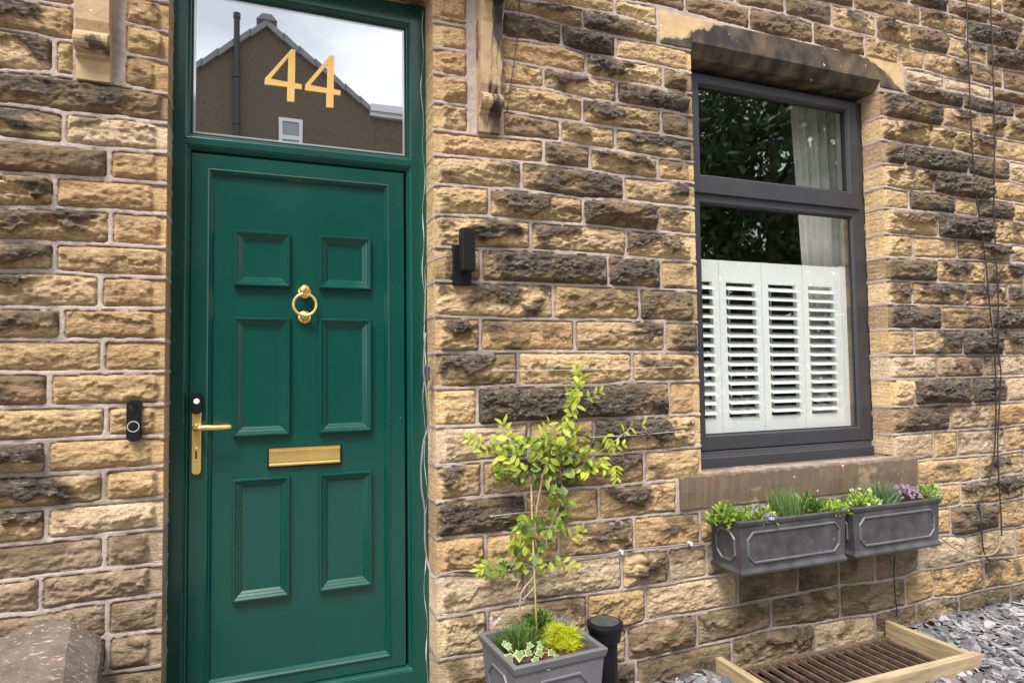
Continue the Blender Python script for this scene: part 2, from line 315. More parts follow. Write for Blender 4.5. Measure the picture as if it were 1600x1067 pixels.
B['C24'] = lambda X: np.zeros_like(X)-1.50; B['C25'] = lambda X: np.zeros_like(X)-1.60
zA0 = float(B['A0'](-.5))
B['V1'] = lambda X: np.zeros_like(X)+1.39; B['V2'] = lambda X: np.zeros_like(X)+1.51; B['V3'] = lambda X: np.zeros_like(X)+1.64
XA, XB, XW0, XW1 = 0., 1., 2.321, 3.618
ZS, ZWT, ZDT = -.50, 1.632, 1.6325      # sill top, window head, door head
XL, XR = -1.3, 6.4
def j(px, top, bot):                  # a perpend measured at mid course
    x0 = P(px, 500)[0]
    for _ in range(4):
        zm = (float(B[top](x0))+float(B[bot](x0)))/2
        d = RM.T@np.array([(px-800)/FPX, 0, 1.]);  a = RM.T@np.array([0, 1., 0])
        # solve for the point of the wall at height zm on the image column px
        k = (RM[0]-(px-800)/FPX*RM[2]); x0 = CX+(-k[2]*zm-k[1]*CD)/k[0]
    return x0
STN = []   # (xl, xr, top, bottom, letter, arrisL, arrisR)
def course(top, bot, xl, xr, js, let, aL=False, aR=False):
    X = [xl]+[j(p, top, bot) for p in js]+[xr]
    for i in range(len(X)-1):
        STN.append((X[i], X[i+1], top, bot, let[min(i, len(let)-1)], aL and i == 0, aR and i == len(X)-2))
def ext(top, bot, xl, xr, aL=False, aR=False, pool='ymmodbyn'):
    x = xl
    while x < xr-.12:
        w = random.uniform(.2, .5); nx = x+w
        if xr-nx < .15: nx = xr
        STN.append((x, nx, top, bot, random.choice(pool), aL and x == xl, aR and nx == xr)); x = nx
XC0, XC1 = P(119, 60)[0], P(194, 60)[0]; XK0, XK1 = P(731, 100)[0], P(783, 100)[0]
x0px = P(0, 500)[0]
L_ = [('La','Lb',[],'m',XC0),('Lb','Lc',[86],'my',XC0),('Lc','Ld',[],'b',0),('Ld','Le',[101],'mp',0),('Le','Lf',[171],'bo',0),('Lf','Lg',[86],'mo',0),('Lg','Lh',[173.5],'mo',0),
 ('Lh','Li',[85.5],'my',0),('Li','Lj',[157],'mo',0),('Lj','Lk',[97],'mo',0),('Lk','Ll',[161],'yo',0),('Ll','Lm',[78],'by',0),('Lm','Ln',[166],'yy',0),('Ln','Lo',[74],'mo',0),
 ('Lo','Lp',[163],'my',0),('Lp','Lq',[73],'mp',0),('Lq','Lr',[164],'nn',0),('Lr','Ls',[64],'nn',0),('Ls','Lt',[168],'nn',0),('Lt','Lu',[168],'nn',0),('Lu','C24',[60],'nn',0),('C24','C25',[60],'nn',0)]
for t, b_, js, le, xr in L_:
    s0 = x0px-random.uniform(.02, .2)
    course(t, b_, s0, xr, js, le, aR=(xr == 0)); ext(t, b_, XL, s0)
for t, b_ in (('Qa','Qb'),('Qb','Qc'),('Qc','Lc')): course(t, b_, XC1, 0, [], 'o', aR=True)
for t, b_ in (('V1','La'),('V2','V1'),('V3','V2'),('A0','V3')): ext(t, b_, XL, XC0); 
for t, b_ in (('V1','Qa'),('V2','V1'),('V3','V2')): ext(t, b_, XC1, 0, aR=True, pool='oy')
# right of the door
course('q0','q1',1,XK0,[],'o',aL=True); course('q1','q2',1,XK0,[],'y',aL=True); course('q2','q3',1,XK0,[],'o',aL=True); course('q3','q4',1,XK0,[],'o',aL=True); course('q4','C7',1,XK0,[],'y',aL=True)
for t, b_ in (('V2','q0'),('V3','V2')): ext(t, b_, 1, XK0, aL=True, pool='oy')
XLI = P(1027, 40)[0]
course('A0','C1',XK1,XLI,[960],'yy'); course('C1','C2',XK1,XLI,[909],'md')
M_ = [('C2','C3',[876,961],'ddy'),('C3','C4',[915,1035],'omd'),('C4','C5',[849,963],'ymd'),('C5','C6',[909,1032],'ymb'),('C6','C7',[875,961],'bmm')]
for t, b_, js, le in M_: course(t, b_, XK1, XW0, js, le, aR=True)
M_ = [('C7','C8',[849,921,1027],'obmy'),('C8','C9',[814,974],'mdm'),('C9','C10',[764,911,1027],'ymdm'),('C10','C11',[829,977],'mmm'),('C11','C12',[751,949,1032],'yddy'),
 ('C12','C13',[864,998],'myd'),('C13','C14',[750,897.5,1038],'momd'),('C14','C15',[809,987],'mym'),('C15','C16',[746,885,1045],'yddo'),('C16','C17',[826,927.5],'pym'),('C17','C18',[753,868,1006],'mmby')]
for t, b_, js, le in M_: course(t, b_, 1, XW0, js, le, aL=True, aR=True)
XS0, XS1 = P(1058, 770)[0]-.005, P(1431, 730)[0]+.005
course('C18','C19',1,XS0,[820.6,935],'dom',aL=True); course('C18','C19',XS1,P(1598,700)[0],[1530],'ym'); ext('C18','C19',P(1598,700)[0],XR)
Xe = P(1630, 600)[0]
for t, b_, js, le in [('C19','C20',[758,872,990,1093,1180,1270,1350,1432,1500,1598],'oymoonnnymo'),('C20','C21',[820,971,1043.5,1104,1190,1260,1340,1410,1484,1559],'ppmpnnnnoby'),
  ('C21','C22',[761.6,917,1008,1152,1245,1309,1366,1433,1508,1585],'ppypnnnnppo'),('C22','C23',[800,900,979,1088,1204,1311,1413,1456,1536],'pppnnnnyoo'),
  ('C23','C24',[800,900,993,1143,1270,1367,1431,1497,1578],'nnnnnpnnnn'),('C24','C25',[850,1000,1200,1400],'n')]:
    course(t, b_, 1, Xe, js, le, aL=True); ext(t, b_, Xe, XR)
Xa0, Xa1 = P(1438, 50)[0], 0
T_ = [('A4','A3',-.2,[1479,1541,1596],'dbbd'),('A3','A2',0,[1332,1436,1510,1587],'bbmdb'),('A2','A1',0,[1225,1298,1366.5,1420,1478,1540],'bbmmdmd'),('A1','A0',0,[1069,1170,1269,1350,1402,1441.5,1515.6,1565],'bbbbyombb')]
for t, b_, q, js, le in T_:
    s0 = j(js[0], t, b_)-.33; course(t, b_, s0, Xe, js, le); ext(t, b_, XL, s0, pool='bdmbyo'); ext(t, b_, Xe, XR, pool='bdmb')
for t, b_ in [('U0','A4')]+[('U%d' % (i+1), 'U%d' % i) for i in range(4)]: ext(t, b_, XL, XR, pool='bdmbdy')
XLR = P(1413, 120)[0]
course('A0','R2',XLR,Xe,[1474,1548],'ppb'); course('R2','R3',XLR,Xe,[1503,1583],'ddb')
Rr = [('R3','R4',[1470,1531,1568],'dmmm'),('R4','R5',[1451,1489,1552],'mmmy'),('R5','R6',[1412,1511,1576],'dddp'),('R6','R7',[1457,1546.5],'mdo'),('R7','R8',[1419,1491,1526,1583],'ydyby'),
 ('R8','R9',[1464,1548],'mdm'),('R9','R10',[1425,1494,1577],'yymp'),('R10','R11',[1463,1539,1598],'dmmy'),('R11','R12',[1424,1506,1574],'mmmm'),('R12','R13',[1470,1548],'dod'),
 ('R13','R14',[1427,1503.5,1566],'ymdm'),('R14','R15',[1462,1535],'ppp'),('R15','R16',[1428,1517,1572],'yddp'),('R16','R17',[1481.5,1545],'dpo'),('R17','C18',[1457.5,1495,1568],'pypm')]
for t, b_, js, le in Rr: course(t, b_, XW1, Xe, js, le, aL=True)
for t, b_ in [('A0','R2'),('R2','R3')]+[(a[0], a[1]) for a in Rr]: ext(t, b_, Xe, XR)

# grid of the wall face
def seg(a, b, d): return list(np.linspace(a, b, max(2, int(round((b-a)/d))+1)))[:-1]
gx = np.array(seg(XL, -.62, .03)+seg(-.62, 0, .0036)+seg(0, 1, .0055)+seg(1, 2.321, .0038)+seg(2.321, 3.618, .0052)+seg(3.618, 5.05, .0052)+seg(5.05, XR, .03)+[XR])
gz = np.array(seg(-1.6, ZS, .0042)+seg(ZS, ZWT, .0040)+seg(ZDT, 2.45, .0048)+seg(2.45, 3.1, .025)+[3.1])
nx, nz_ = len(gx), len(gz)
XX, ZZ = np.meshgrid(gx, gz)
SDm = np.full(XX.shape, -.01); HT = np.zeros(XX.shape); SOOT = np.zeros(XX.shape); TON = np.zeros(XX.shape+(3,))+.3
TONES = dict(y=((.62,.445,.235), (.54,.375,.19)), o=((.58,.39,.20), (.51,.335,.17)), p=((.68,.53,.36), (.60,.455,.29)), b=((.30,.20,.125), (.36,.235,.14)),
             d=((.36,.25,.15), (.44,.31,.18)), m=((.62,.455,.26), (.53,.37,.20)), n=((.40,.30,.205), (.36,.265,.18)))
SB = dict(y=-.20, o=-.28, p=-.24, b=.16, d=.46, m=.15, n=.02)
JW = .0078
for si, (xl, xr, tp, bt, le, aL, aR) in enumerate(STN):
    i0, i1 = np.searchsorted(gx, xl-1e-6), np.searchsorted(gx, xr+1e-6)
    if i1-i0 < 2: continue
    zb, zt = B[bt](gx[i0:i1]), B[tp](gx[i0:i1])
    k0, k1 = np.searchsorted(gz, zb.min()), np.searchsorted(gz, zt.max())
    if k1-k0 < 2: continue
    X = XX[k0:k1, i0:i1]; Z = ZZ[k0:k1, i0:i1]
    r = np.random.default_rng(si*7+3); sd0 = r.uniform(0, 900)
    wob = (fbm(X*22, Z*22, sd0, 3)-.5)*.007
    dz0 = Z-zb[None, :]-JW; dz1 = zt[None, :]-Z-JW
    dx0 = (X-xl-JW) if not aL else X*0+.5; dx1 = (xr-X-JW) if not aR else X*0+.5
    sdm = np.minimum(np.minimum(dz0, dz1), np.minimum(dx0, dx1)); 
    c = .010; q1 = np.minimum(dz0, dz1); q2 = np.minimum(dx0, dx1)
    corner = (q1 < c) & (q2 < c); sdm = np.where(corner, c-np.hypot(np.maximum(c-q1, 0), np.maximum(c-q2, 0)), sdm)
    sdm = sdm+wob*np.clip(1-sdm*0, 0, 1)
    w, h = xr-xl, float((zt-zb).mean()); u = (X-xl)/w; v = (Z-zb[None, :])/np.maximum(zt-zb, .02)[None, :]
    amp = r.uniform(.012, .024)*(1.25 if le in 'dm' else .85)
    # faceted bulge: lowest of a few tilted planes
    pl = 9
    for k in range(5):
        ang = r.uniform(0, 2*math.pi); pl = np.minimum(pl, .75+r.uniform(-.1, .3)+math.cos(ang)*(u-.5)*w/h*r.uniform(.15, .5)+math.sin(ang)*(v-.5)*r.uniform(.8, 1.7))
    pl = np.clip(pl, .05, 1.2)
    # the weathered skin still stands proud above a broken ledge; below it the stone is cleaved back to fresh yellow
    jag = (fbm(X*11, X*0+sd0, sd0, 3, .5)-.5)*1.0+(fbm(X*48, Z*20, sd0+1, 3, .6)-.5)*.30
    cov = {'m': (.30, .62), 'd': (-.15, .22), 'b': (.0, .5), 'n': (.15, .7)}.get(le, (.25, .75))
    yl = r.uniform(*cov)+jag; wl = {'m': r.uniform(.5, .9), 'd': r.uniform(.4, .8), 'b': r.uniform(.2, .7), 'n': r.uniform(.2, .7)}.get(le, r.choice([0., .25, .5]))
    led = sst(-.015, .04, v-yl)
    px0 = r.uniform(.1, .9); hwid = {'m': r.uniform(.22, .50), 'd': r.uniform(.5, 1.1)}.get(le, r.uniform(.3, .9))
    lat = sst(.10, -.06, np.abs(u-px0)-hwid+(fbm(Z*22+u*2, X*12, sd0+31, 4)-.5)*.55)
    upper = led*lat
    yl2 = r.uniform(.1, .45)+(fbm(X*8+9, X*0+sd0, sd0+50, 3, .5)-.5)*.8; led2 = sst(-.015, .035, v-yl2)*r.choice([0., .3, .6])
    f1 = fbm(X*20+sd0, Z*38, sd0+5, 4, .6); rid = 1-np.abs(2*fbm(X*11, Z*24+sd0, sd0+9, 4, .55)-1)
    ter = fbm(X*10, Z*24, sd0+2, 3)*4; ter = (np.floor(ter)+sst(.78, 1., ter-np.floor(ter)))/4
    f2 = fbm(X*60+sd0, Z*95, sd0+15, 3, .6); rel = .32*pl+.42*upper*wl*1.25+.18*led2+.26*ter+.34*(f1-.4)+.42*(rid-.8)+.22*(f2-.5)
    rise = 1-np.exp(-np.maximum(sdm, 0)/.0065)
    mg = np.ones_like(X)
    if aL: mg = np.minimum(mg, sst(.0, .012, X-xl-r.uniform(.012, .042)-(fbm(Z*60, X*9, sd0, 2)-.5)*.02))
    if aR: mg = np.minimum(mg, sst(.0, .012, xr-X-r.uniform(.012, .042)-(fbm(Z*60, X*9, sd0, 2)-.5)*.02))
    hgt = rise*(.0015+mg*(amp*np.maximum(rel, -.02)*2.25))+(-.007)*(1-rise)
    ton = np.array(TONES[le][0])*(1-(t_ := r.uniform(0, 1)))+np.array(TONES[le][1])*t_
    ton = ton*r.uniform(.86, 1.12)*np.array([1.11, 1.085, 1.11]); ton = ton[None, None, :]*(1+.28*(1-mg[..., None]))
    pn_ = fbm(X*11+sd0, Z*17, sd0+20, 4)
    so_ = {'m': .60*upper-.06, 'd': .20+.34*upper, 'b': .06+.26*upper, 'n': .02+.22*upper}.get(le, -.22+.30*upper*(r.random() < .5))+1.0*(pn_-.49)
    so_ = so_+1.1*(fbm(X*2.3, Z*2.6, 500, 4)-.5)+(.05 if X[0, 0] > XW0 else 0)
    so_ = so_*(.35+.65*mg)
    inside = (Z >= zb[None, :]) & (Z < zt[None, :])
    sl = (slice(k0, k1), slice(i0, i1))
    SDm[sl] = np.where(inside, sdm, SDm[sl]); HT[sl] = np.where(inside, np.where(sdm > 0, hgt, 0), HT[sl])
    SOOT[sl] = np.where(inside, so_, SOOT[sl]); TON[sl] = np.where(inside[..., None], ton, TON[sl])
# mortar ribbon
GS = np.clip(1.6*(fbm(XX*2.3, ZZ*2.6, 500, 4)-.5)+.22*fbm(XX*30, ZZ*30, 510, 3), -.2, .6); SOOT = np.where(SDm < 0, GS, SOOT)
mort = sst(.0012, -.0012, SDm)
HT = HT*(1-mort)+mort*(.0065+.0022*(fbm(XX*30, ZZ*30, 4, 3)-.5)*2)
GRN = sst(-.55, -1.25, ZZ+.35*(fbm(XX*5, ZZ*5, 40, 4)-.5))*np.where(XX < 0, 1, .55)*(.3+.7*fbm(XX*9, ZZ*9, 41, 3))
hz = fbm(XX*3, ZZ*3, 77, 3); TON = TON*(.93+.14*hz[..., None])
V = np.stack([XX, -HT, ZZ], -1).reshape(-1, 3)
idx = np.arange(nx*nz_).reshape(nz_, nx)
cxm = (gx[:-1]+gx[1:])/2; czm = (gz[:-1]+gz[1:])/2; CXm, CZm = np.meshgrid(cxm, czm)
keep = ~(((CXm > 0) & (CXm < 1) & (CZm < ZDT)) | ((CXm > XW0) & (CXm < XW1) & (CZm > ZS) & (CZm < ZWT)))
F = np.stack([idx[:-1, :-1], idx[:-1, 1:], idx[1:, 1:], idx[1:, :-1]], -1)[keep]
DAT = np.stack([SDm*40+.5, SOOT, GRN, np.ones_like(SOOT)], -1).reshape(-1, 4); TO = np.concatenate([TON, np.ones(XX.shape+(1,))], -1).reshape(-1, 4)
Vs, Fs, Ds, Ts = [V], [F], [DAT], [TO]; base = len(V)
# returns of the openings, coursed with the same stones
for xa, z0, z1, dep, sgn, row in ((0., -1.6, ZDT, .20, 1, 0), (1., -1.6, ZDT, .20, -1, 0), (XW0, ZS, ZWT, .16, 1, 0), (XW1, ZS, ZWT, .16, -1, 0)):
    ic = np.searchsorted(gx, xa-1e-9); src = ic-1 if xa in (0., XW0) else min(ic+1, nx-1)
    ks = np.where((gz >= z0-1e-6) & (gz <= z1+1e-6))[0]; ny = 34; yy = np.linspace(0, dep, ny)
    Yg, Zg = np.meshgrid(yy, gz[ks]); sdv = SDm[ks, src][:, None]+np.zeros_like(Yg)+(fbm(Yg*40, Zg*40, 5, 2)-.5)*.003
    hh = np.where(sdv > 0, .0035*(fbm(Yg*12, Zg*90, 8, 4)-.3), .0030)*np.clip(Yg/.008, 0, 1)
    y0 = V.reshape(nz_, nx, 3)[ks, ic, 1][:, None]*np.clip(1-Yg/.02, 0, 1)
    vv = np.stack([np.full_like(Yg, xa)+sgn*hh, Yg+y0, Zg], -1).reshape(-1, 3)
    ii = np.arange(len(ks)*ny).reshape(len(ks), ny)+base; q = np.stack([ii[:-1, :-1], ii[:-1, 1:], ii[1:, 1:], ii[1:, :-1]], -1).reshape(-1, 4)
    if sgn > 0: q = q
    else: q = q[:, ::-1]
    so_ = np.clip(SOOT[ks, src][:, None]*.4-.12+np.zeros_like(Yg), -1, .3)
    if xa == XW1: so_ -= .15
    d_ = np.stack([sdv*40+.5, so_, GRN[ks, src][:, None]+np.zeros_like(Yg), np.ones_like(Yg)], -1).reshape(-1, 4)
    t4 = np.concatenate([np.repeat(TON[ks, src][:, None, :]*.92, ny, 1), np.ones(Yg.shape+(1,))], -1).reshape(-1, 4)
    Vs.append(vv); Fs.append(q); Ds.append(d_); Ts.append(t4); base += len(vv)
V = np.concatenate(Vs); F = np.concatenate(Fs); DAT = np.concatenate(Ds).astype(np.float32); TO = np.concatenate(Ts).astype(np.float32)
house = thing('stone_house', (0, 0, -1.46), 'buff and soot-darkened sandstone terraced house with green front door and grey window', 'house')
def bigmesh(name, V, F, mat_, parent, attrs):
    V = V-np.array(ORG[parent.name]); me = bpy.data.meshes.new(name)
    me.vertices.add(len(V)); me.vertices.foreach_set('co', V.astype(np.float32).ravel())
    me.loops.add(F.size); me.loops.foreach_set('vertex_index', F.astype(np.int32).ravel())
    me.polygons.add(len(F)); me.polygons.foreach_set('loop_start', np.arange(0, F.size, 4, dtype=np.int32))
    me.polygons.foreach_set('use_smooth', np.ones(len(F), dtype=bool)); me.update(calc_edges=True)
    for k, a in attrs.items():
        c = me.color_attributes.new(k, 'FLOAT_COLOR', 'POINT'); c.data.foreach_set('color', a.ravel())
    me.materials.append(mat_); o = bpy.data.objects.new(name, me); COL.objects.link(o); o.parent = parent; ORG[o.name] = ORG[parent.name]; return o
bigmesh('wall', V, F, STONE, house, dict(dat=DAT, tone=TO))

# ------------------------------------------------------------------ dressed stone: lintels, sill, corbels
def dressed(name, sootc, sootlo, sx_=(1, 1, 1), base=(.52, .36, .19), flake=None):
    M = mat(name, base, .85, vary=.2, vscale=14, bump=.5, bscale=70); t = M.node_tree; N = t.nodes; L = t.links; b = N['Principled BSDF']
    old = b.inputs['Base Color'].links[0].from_socket; c = N.new('ShaderNodeTexCoord')
    q = N.new('ShaderNodeMapping'); q.inputs['Scale'].default_value = sx_; L.new(c.outputs['Object'], q.inputs[0])
    x = N.new('ShaderNodeTexNoise'); x.inputs['Scale'].default_value = 4; x.inputs['Detail'].default_value = 8; x.inputs['Roughness'].default_value = .62; L.new(q.outputs[0], x.inputs[0])
    r = N.new('ShaderNodeMapRange'); r.inputs[1].default_value = sootlo; r.inputs[2].default_value = sootlo+.05; L.new(x.outputs[0], r.inputs[0]); fac = r.outputs[0]
    if flake:    # the soot skin covers the middle of the lintel and has flaked off towards both ends
        s = N.new('ShaderNodeSeparateXYZ'); L.new(c.outputs['Object'], s.inputs[0])
        def mm(op, a, b_=0.):
            w = N.new('ShaderNodeMath'); w.operation = op
            for i, v in enumerate((a, b_)):
                if isinstance(v, (int, float)): w.inputs[i].default_value = v
                else: L.new(v, w.inputs[i])
            return w.outputs[0]
        d = mm('ABSOLUTE', mm('SUBTRACT', s.outputs[0], flake[0])); d = mm('SUBTRACT', flake[1], d)
        d = mm('ADD', d, mm('MULTIPLY', mm('SUBTRACT', flake[2], s.outputs[2]), 2.2)); d = mm('ADD', d, mm('MULTIPLY', mm('SUBTRACT', x.outputs[0], .5), .55))
        r.inputs[1].default_value = 0; r.inputs[2].default_value = .03; L.new(d, r.inputs[0])
    v2 = N.new('ShaderNodeTexNoise'); v2.inputs['Scale'].default_value = 9; v2.inputs['Detail'].default_value = 6
    q2 = N.new('ShaderNodeMapping'); q2.inputs['Scale'].default_value = (1.1, 1, .8); L.new(c.outputs['Object'], q2.inputs[0]); L.new(q2.outputs[0], v2.inputs[0])
    cr2 = N.new('ShaderNodeValToRGB'); ee = cr2.color_ramp.elements; ee[0].position = .38; ee[0].color = (*sootc, 1); ee[1].position = .72; ee[1].color = (.17, .115, .065, 1); L.new(v2.outputs[0], cr2.inputs[0])
    m_ = N.new('ShaderNodeMix'); m_.data_type = 'RGBA'; L.new(fac, m_.inputs['Factor']); L.new(old, m_.inputs[6]); L.new(cr2.outputs[0], m_.inputs[7])
    sp = N.new('ShaderNodeTexNoise'); sp.inputs['Scale'].default_value = 38; sp.inputs['Detail'].default_value = 2; L.new(c.outputs['Object'], sp.inputs[0])
    sr = N.new('ShaderNodeMapRange'); sr.inputs[1].default_value = .735; sr.inputs[2].default_value = .76; L.new(sp.outputs[0], sr.inputs[0])
    m2 = N.new('ShaderNodeMix'); m2.data_type = 'RGBA'; L.new(sr.outputs[0], m2.inputs['Factor']); L.new(m_.outputs[2], m2.inputs[6]); m2.inputs[7].default_value = (.7, .65, .55, 1)
    L.new(m2.outputs[2], b.inputs['Base Color']); return M
DRL = dressed('sooty_lintel_stone', (.026, .021, .02), .5, flake=(2.99, .70, 1.66+1.46))
DRS = dressed('weathered_sill_stone', (.125, .090, .066), .40, (1, 1, 1.5), base=(.29, .205, .13))
DRC = dressed('corbel_stone', (.05, .032, .022), .56, (1, 2, .8), base=(.43, .30, .175))
lx0, lx1 = P(1030, 60)[0], P(1409, 120)[0]
g = G(); ztop = 1.752
prof = [(-.012, 1.628), (.035, 1.572), (.20, 1.572), (.20, ztop), (-.012, ztop)]
g.prism(prof, 'x', XW0, XW1)
for a, b in ((lx0, XW0), (XW1, lx1)): g.prism([(-.012, 1.592), (.20, 1.592), (.20, ztop), (-.012, ztop)], 'x', a, b)
g.obj('lintel', DRL, house, bevel=.003)
# sill, its front arris worn wavy
zs0, zs1 = -.672, -.512; k = 190; xs = np.linspace(XS0+.012, XS1-.012, k); v = []; f = []
for i, x in enumerate(xs):
    w = (fbm(np.array([x*26.]), np.array([1.]), 3, 5)[0]-.5)*.026
    w2 = (fbm(np.array([x*22.]), np.array([5.]), 6, 5)[0]-.5)*.016
    v += [(x, -.016+w2*.3, zs0), (x, -.020+w2, (zs0+zs1)/2), (x, -.018+w2*.5, zs1-.014+w), (x, -.004+w2, zs1+w*.4), (x, .06, zs1+.006), (x, .20, zs1+.014), (x, .20, zs0)]
for i in range(k-1): f += [(7*i+a, 7*(i+1)+a, 7*(i+1)+(a+1) % 7, 7*i+(a+1) % 7) for a in range(7)]
f += [tuple(range(7)), tuple(range(7*k-7, 7*k))[::-1]]
sill = mobj('window_sill', v, f, DRS, house); sill.data.update()
# corbels that carry the door hood
def corbel(x0, x1, zf, nm='corbel', mt=None):
    pr_ = [(.02, 0), (-.030, 0), (-.034, .070), (-.050, .078), (-.050, .092)]
    for i in range(9):
        a = R_(-120-i*17); pr_.append((-.058+.033*math.sin(a)*1, .122-.033*math.cos(a)))
    pr_ = pr_[:5]+[(-.056-.034*math.cos(a), .124+.034*math.sin(a)) for a in [R_(-95+i*21) for i in range(10)]]
    pr_ += [(-.050, .165), (-.062, .20), (-.075, .40), (-.080, .46), (-.10, .52), (-.105, .545), (-.13, .545), (-.15, .62), (-.17, .80), (-.21, .92), (-.29, .99), (-.29, 1.05), (.02, 1.05)]
    c = G().prism([(y, zf+z) for y, z in pr_], 'x', x0, x1).obj(nm, mt or DRC, house, bevel=.004); return c
cx0, cx1 = P(743, 190)[0]+.004, P(779, 190)[0]-.004; zc = P(745, 209)[1]
corbel(cx0, cx1, zc, mt=dressed('sooty_corbel_stone', (.022, .018, .018), .5, (3, 1, .5), base=(.43, .295, .17))); lc0, lc1 = P(123, 100)[0], P(176, 100)[0]; corbel(lc0, lc1, P(150, 132)[1])
G().box(-.42, 1.42, -.36, .02, zc+1.055, zc+1.15).box(-.38, 1.38, -.32, .02, zc+1.151, zc+1.21).obj('door_hood', DRC, house, bevel=.008)
G().box(-.02, 1.02, .004, .30, 1.622, 1.80).obj('door_lintel', DRC, house, bevel=.004)
# room behind the window, closed round the frames
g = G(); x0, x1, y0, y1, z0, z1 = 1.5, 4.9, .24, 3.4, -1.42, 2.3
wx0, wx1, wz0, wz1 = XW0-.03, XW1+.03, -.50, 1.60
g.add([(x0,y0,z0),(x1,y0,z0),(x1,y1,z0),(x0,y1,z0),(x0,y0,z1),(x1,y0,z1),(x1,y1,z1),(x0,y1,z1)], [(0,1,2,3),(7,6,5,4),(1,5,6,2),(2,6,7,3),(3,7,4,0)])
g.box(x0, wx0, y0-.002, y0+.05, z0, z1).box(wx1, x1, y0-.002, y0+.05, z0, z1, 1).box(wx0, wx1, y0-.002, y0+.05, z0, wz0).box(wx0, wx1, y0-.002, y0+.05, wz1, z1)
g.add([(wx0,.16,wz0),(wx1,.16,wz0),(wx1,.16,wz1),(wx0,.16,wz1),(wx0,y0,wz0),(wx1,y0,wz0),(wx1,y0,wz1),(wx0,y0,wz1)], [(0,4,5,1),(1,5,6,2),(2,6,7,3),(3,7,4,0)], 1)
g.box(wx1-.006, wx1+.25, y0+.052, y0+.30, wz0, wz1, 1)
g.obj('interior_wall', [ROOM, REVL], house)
G().box(-.05, 1.05, .23, .26, -1.6, 1.75).obj('hall_backing', PIT, house)

# ------------------------------------------------------------------ door frame, leaf and transom light
YF, YL, YP = .132, .148, .163
fx0, fx1, ox0, ox1 = -.03, .998, .045, .933
zl0, zl1, zg0, zg1, zh = -1.262, .897, .922, 1.538, 1.619
g = G()
for a in ((fx0, ox0, -1.44, zh), (ox1, fx1, -1.44, zh)): g.box(a[0], a[1], YF, .22, a[2], a[3])
for a in ((zg1, zh), (zl1, zg0), (-1.44, zl0)): g.box(ox0, ox1, YF+.0005, .22, a[0], a[1])
bead = [(0, YF+.0005), (.002, YF+.004), (.005, YF+.005), (.013, YF+.016), (.018, YF+.017), (.021, YF+.022), (.021, YF+.06)]
g.ring(ox0, ox1, zl0, zl1, bead); g.ring(ox0, ox1, zg0, zg1, bead)
frame = g.obj('door_frame', GREEN, house)
def groove(par, pts, y, w=.0012): # hairline mitre joint
    q = G()
    for (a, b), (c, d) in zip(pts[:-1], pts[1:]):
        n_ = Vector((-(d-b), 0, c-a)).normalized()*w
        q.add([(a-n_.x, y-.0006, b-n_.z), (c-n_.x, y-.0006, d-n_.z), (c+n_.x, y-.0006, d+n_.z), (a+n_.x, y-.0006, b+n_.z)], [(0, 1, 2, 3)])
    return q
zmid = (zl1+zg0)/2; JOINT = mat('painted_joint', (.003, .035, .027), .6)
for q in (groove(0, [(ox0, zg0+.002), (ox0-.014, zmid), (ox0, zl1-.002)], YF, .0008), groove(0, [(ox1, zg0+.002), (ox1+.014, zmid), (ox1, zl1-.002)], YF, .0008)): q.obj('frame_joint', JOINT, frame)
# broken sealant beads between frame and stone
random.seed(5)
for xx, amp in ((.985, .004), (.012, .002)):
    pts = []; rr = []
    if xx < .5: continue
    for i in range(150):
        z = -1.4+i*3.0/149; pts.append((xx+amp*math.sin(z*9)+amp*1.2*math.sin(z*23+1), YF-.001, z)); rr.append(.0005+.0022*max(0, vn(np.array([z*11.]), np.array([xx]), 2)[0]-.42)*1.7)
    G().tube(pts, rr, 6).obj('sealant', SEAL, frame)
lx, lX, lz, lZ = .067, .902, -1.238, .868
sx, sX, sz, sZ = .125, .838, -1.192, .811
g = G(); g.ring(lx, lX, lz, lZ, [(0, YL+.03), (0, YL+.003), (.003, YL), (.0581, YL)])
g.box(lx+.001, lX-.001, YP+.012, .205, lz+.001, lZ-.001)
g = G(); g.v = []; g.f = []; g.m = []
# stiles and rails as one mitred band, then the stepped bead down to the field
dz0, dz1 = sz-lz, lZ-sZ
v = []
for (a, b, c, d, y) in ((lx, lX, lz, lZ, YL+.05), (lx, lX, lz, lZ, YL+.002), (lx+.002, lX-.002, lz+.002, lZ-.002, YL), (sx, sX, sz, sZ, YL)):
    v += [(a, y, c), (b, y, c), (b, y, d), (a, y, d)]
g.add(v, [(4*a+b, 4*a+(b+1) % 4, 4*a+4+(b+1) % 4, 4*a+4+b) for a in range(3) for b in range(4)])
g.ring(sx, sX, sz, sZ, [(0, YL), (.001, YL-.005), (.006, YL-.006), (.013, YL+.002), (.015, YL+.002), (.023, YL+.0125), (.023, YL+.015)])
g.add([(sx+.023, YP, sz+.023), (sX-.023, YP, sz+.023), (sX-.023, YP, sZ-.023), (sx+.023, YP, sZ-.023)], [(0, 1, 2, 3)])
g.box(lx+.004, lX-.004, YP+.025, .205, lz+.004, lZ-.004)
leaf = g.obj('door', GREEN, house); leaf['label'] = 'deep green six-panel door leaf with brass furniture'
for c in (((lx, lZ), (sx, sZ)), ((lX, lZ), (sX, sZ))): groove(0, list(c), YL, .0007).obj('leaf_joint', JOINT, leaf)
pp = [(0, YP+.002), (.0008, YP-.017), (.0035, YP-.0225), (.009, YP-.0225), (.0165, YP-.0150), (.019, YP-.0150), (.0265, YP-.0085), (.029, YP-.0085), (.037, YP-.0015), (.042, YP-.001)]
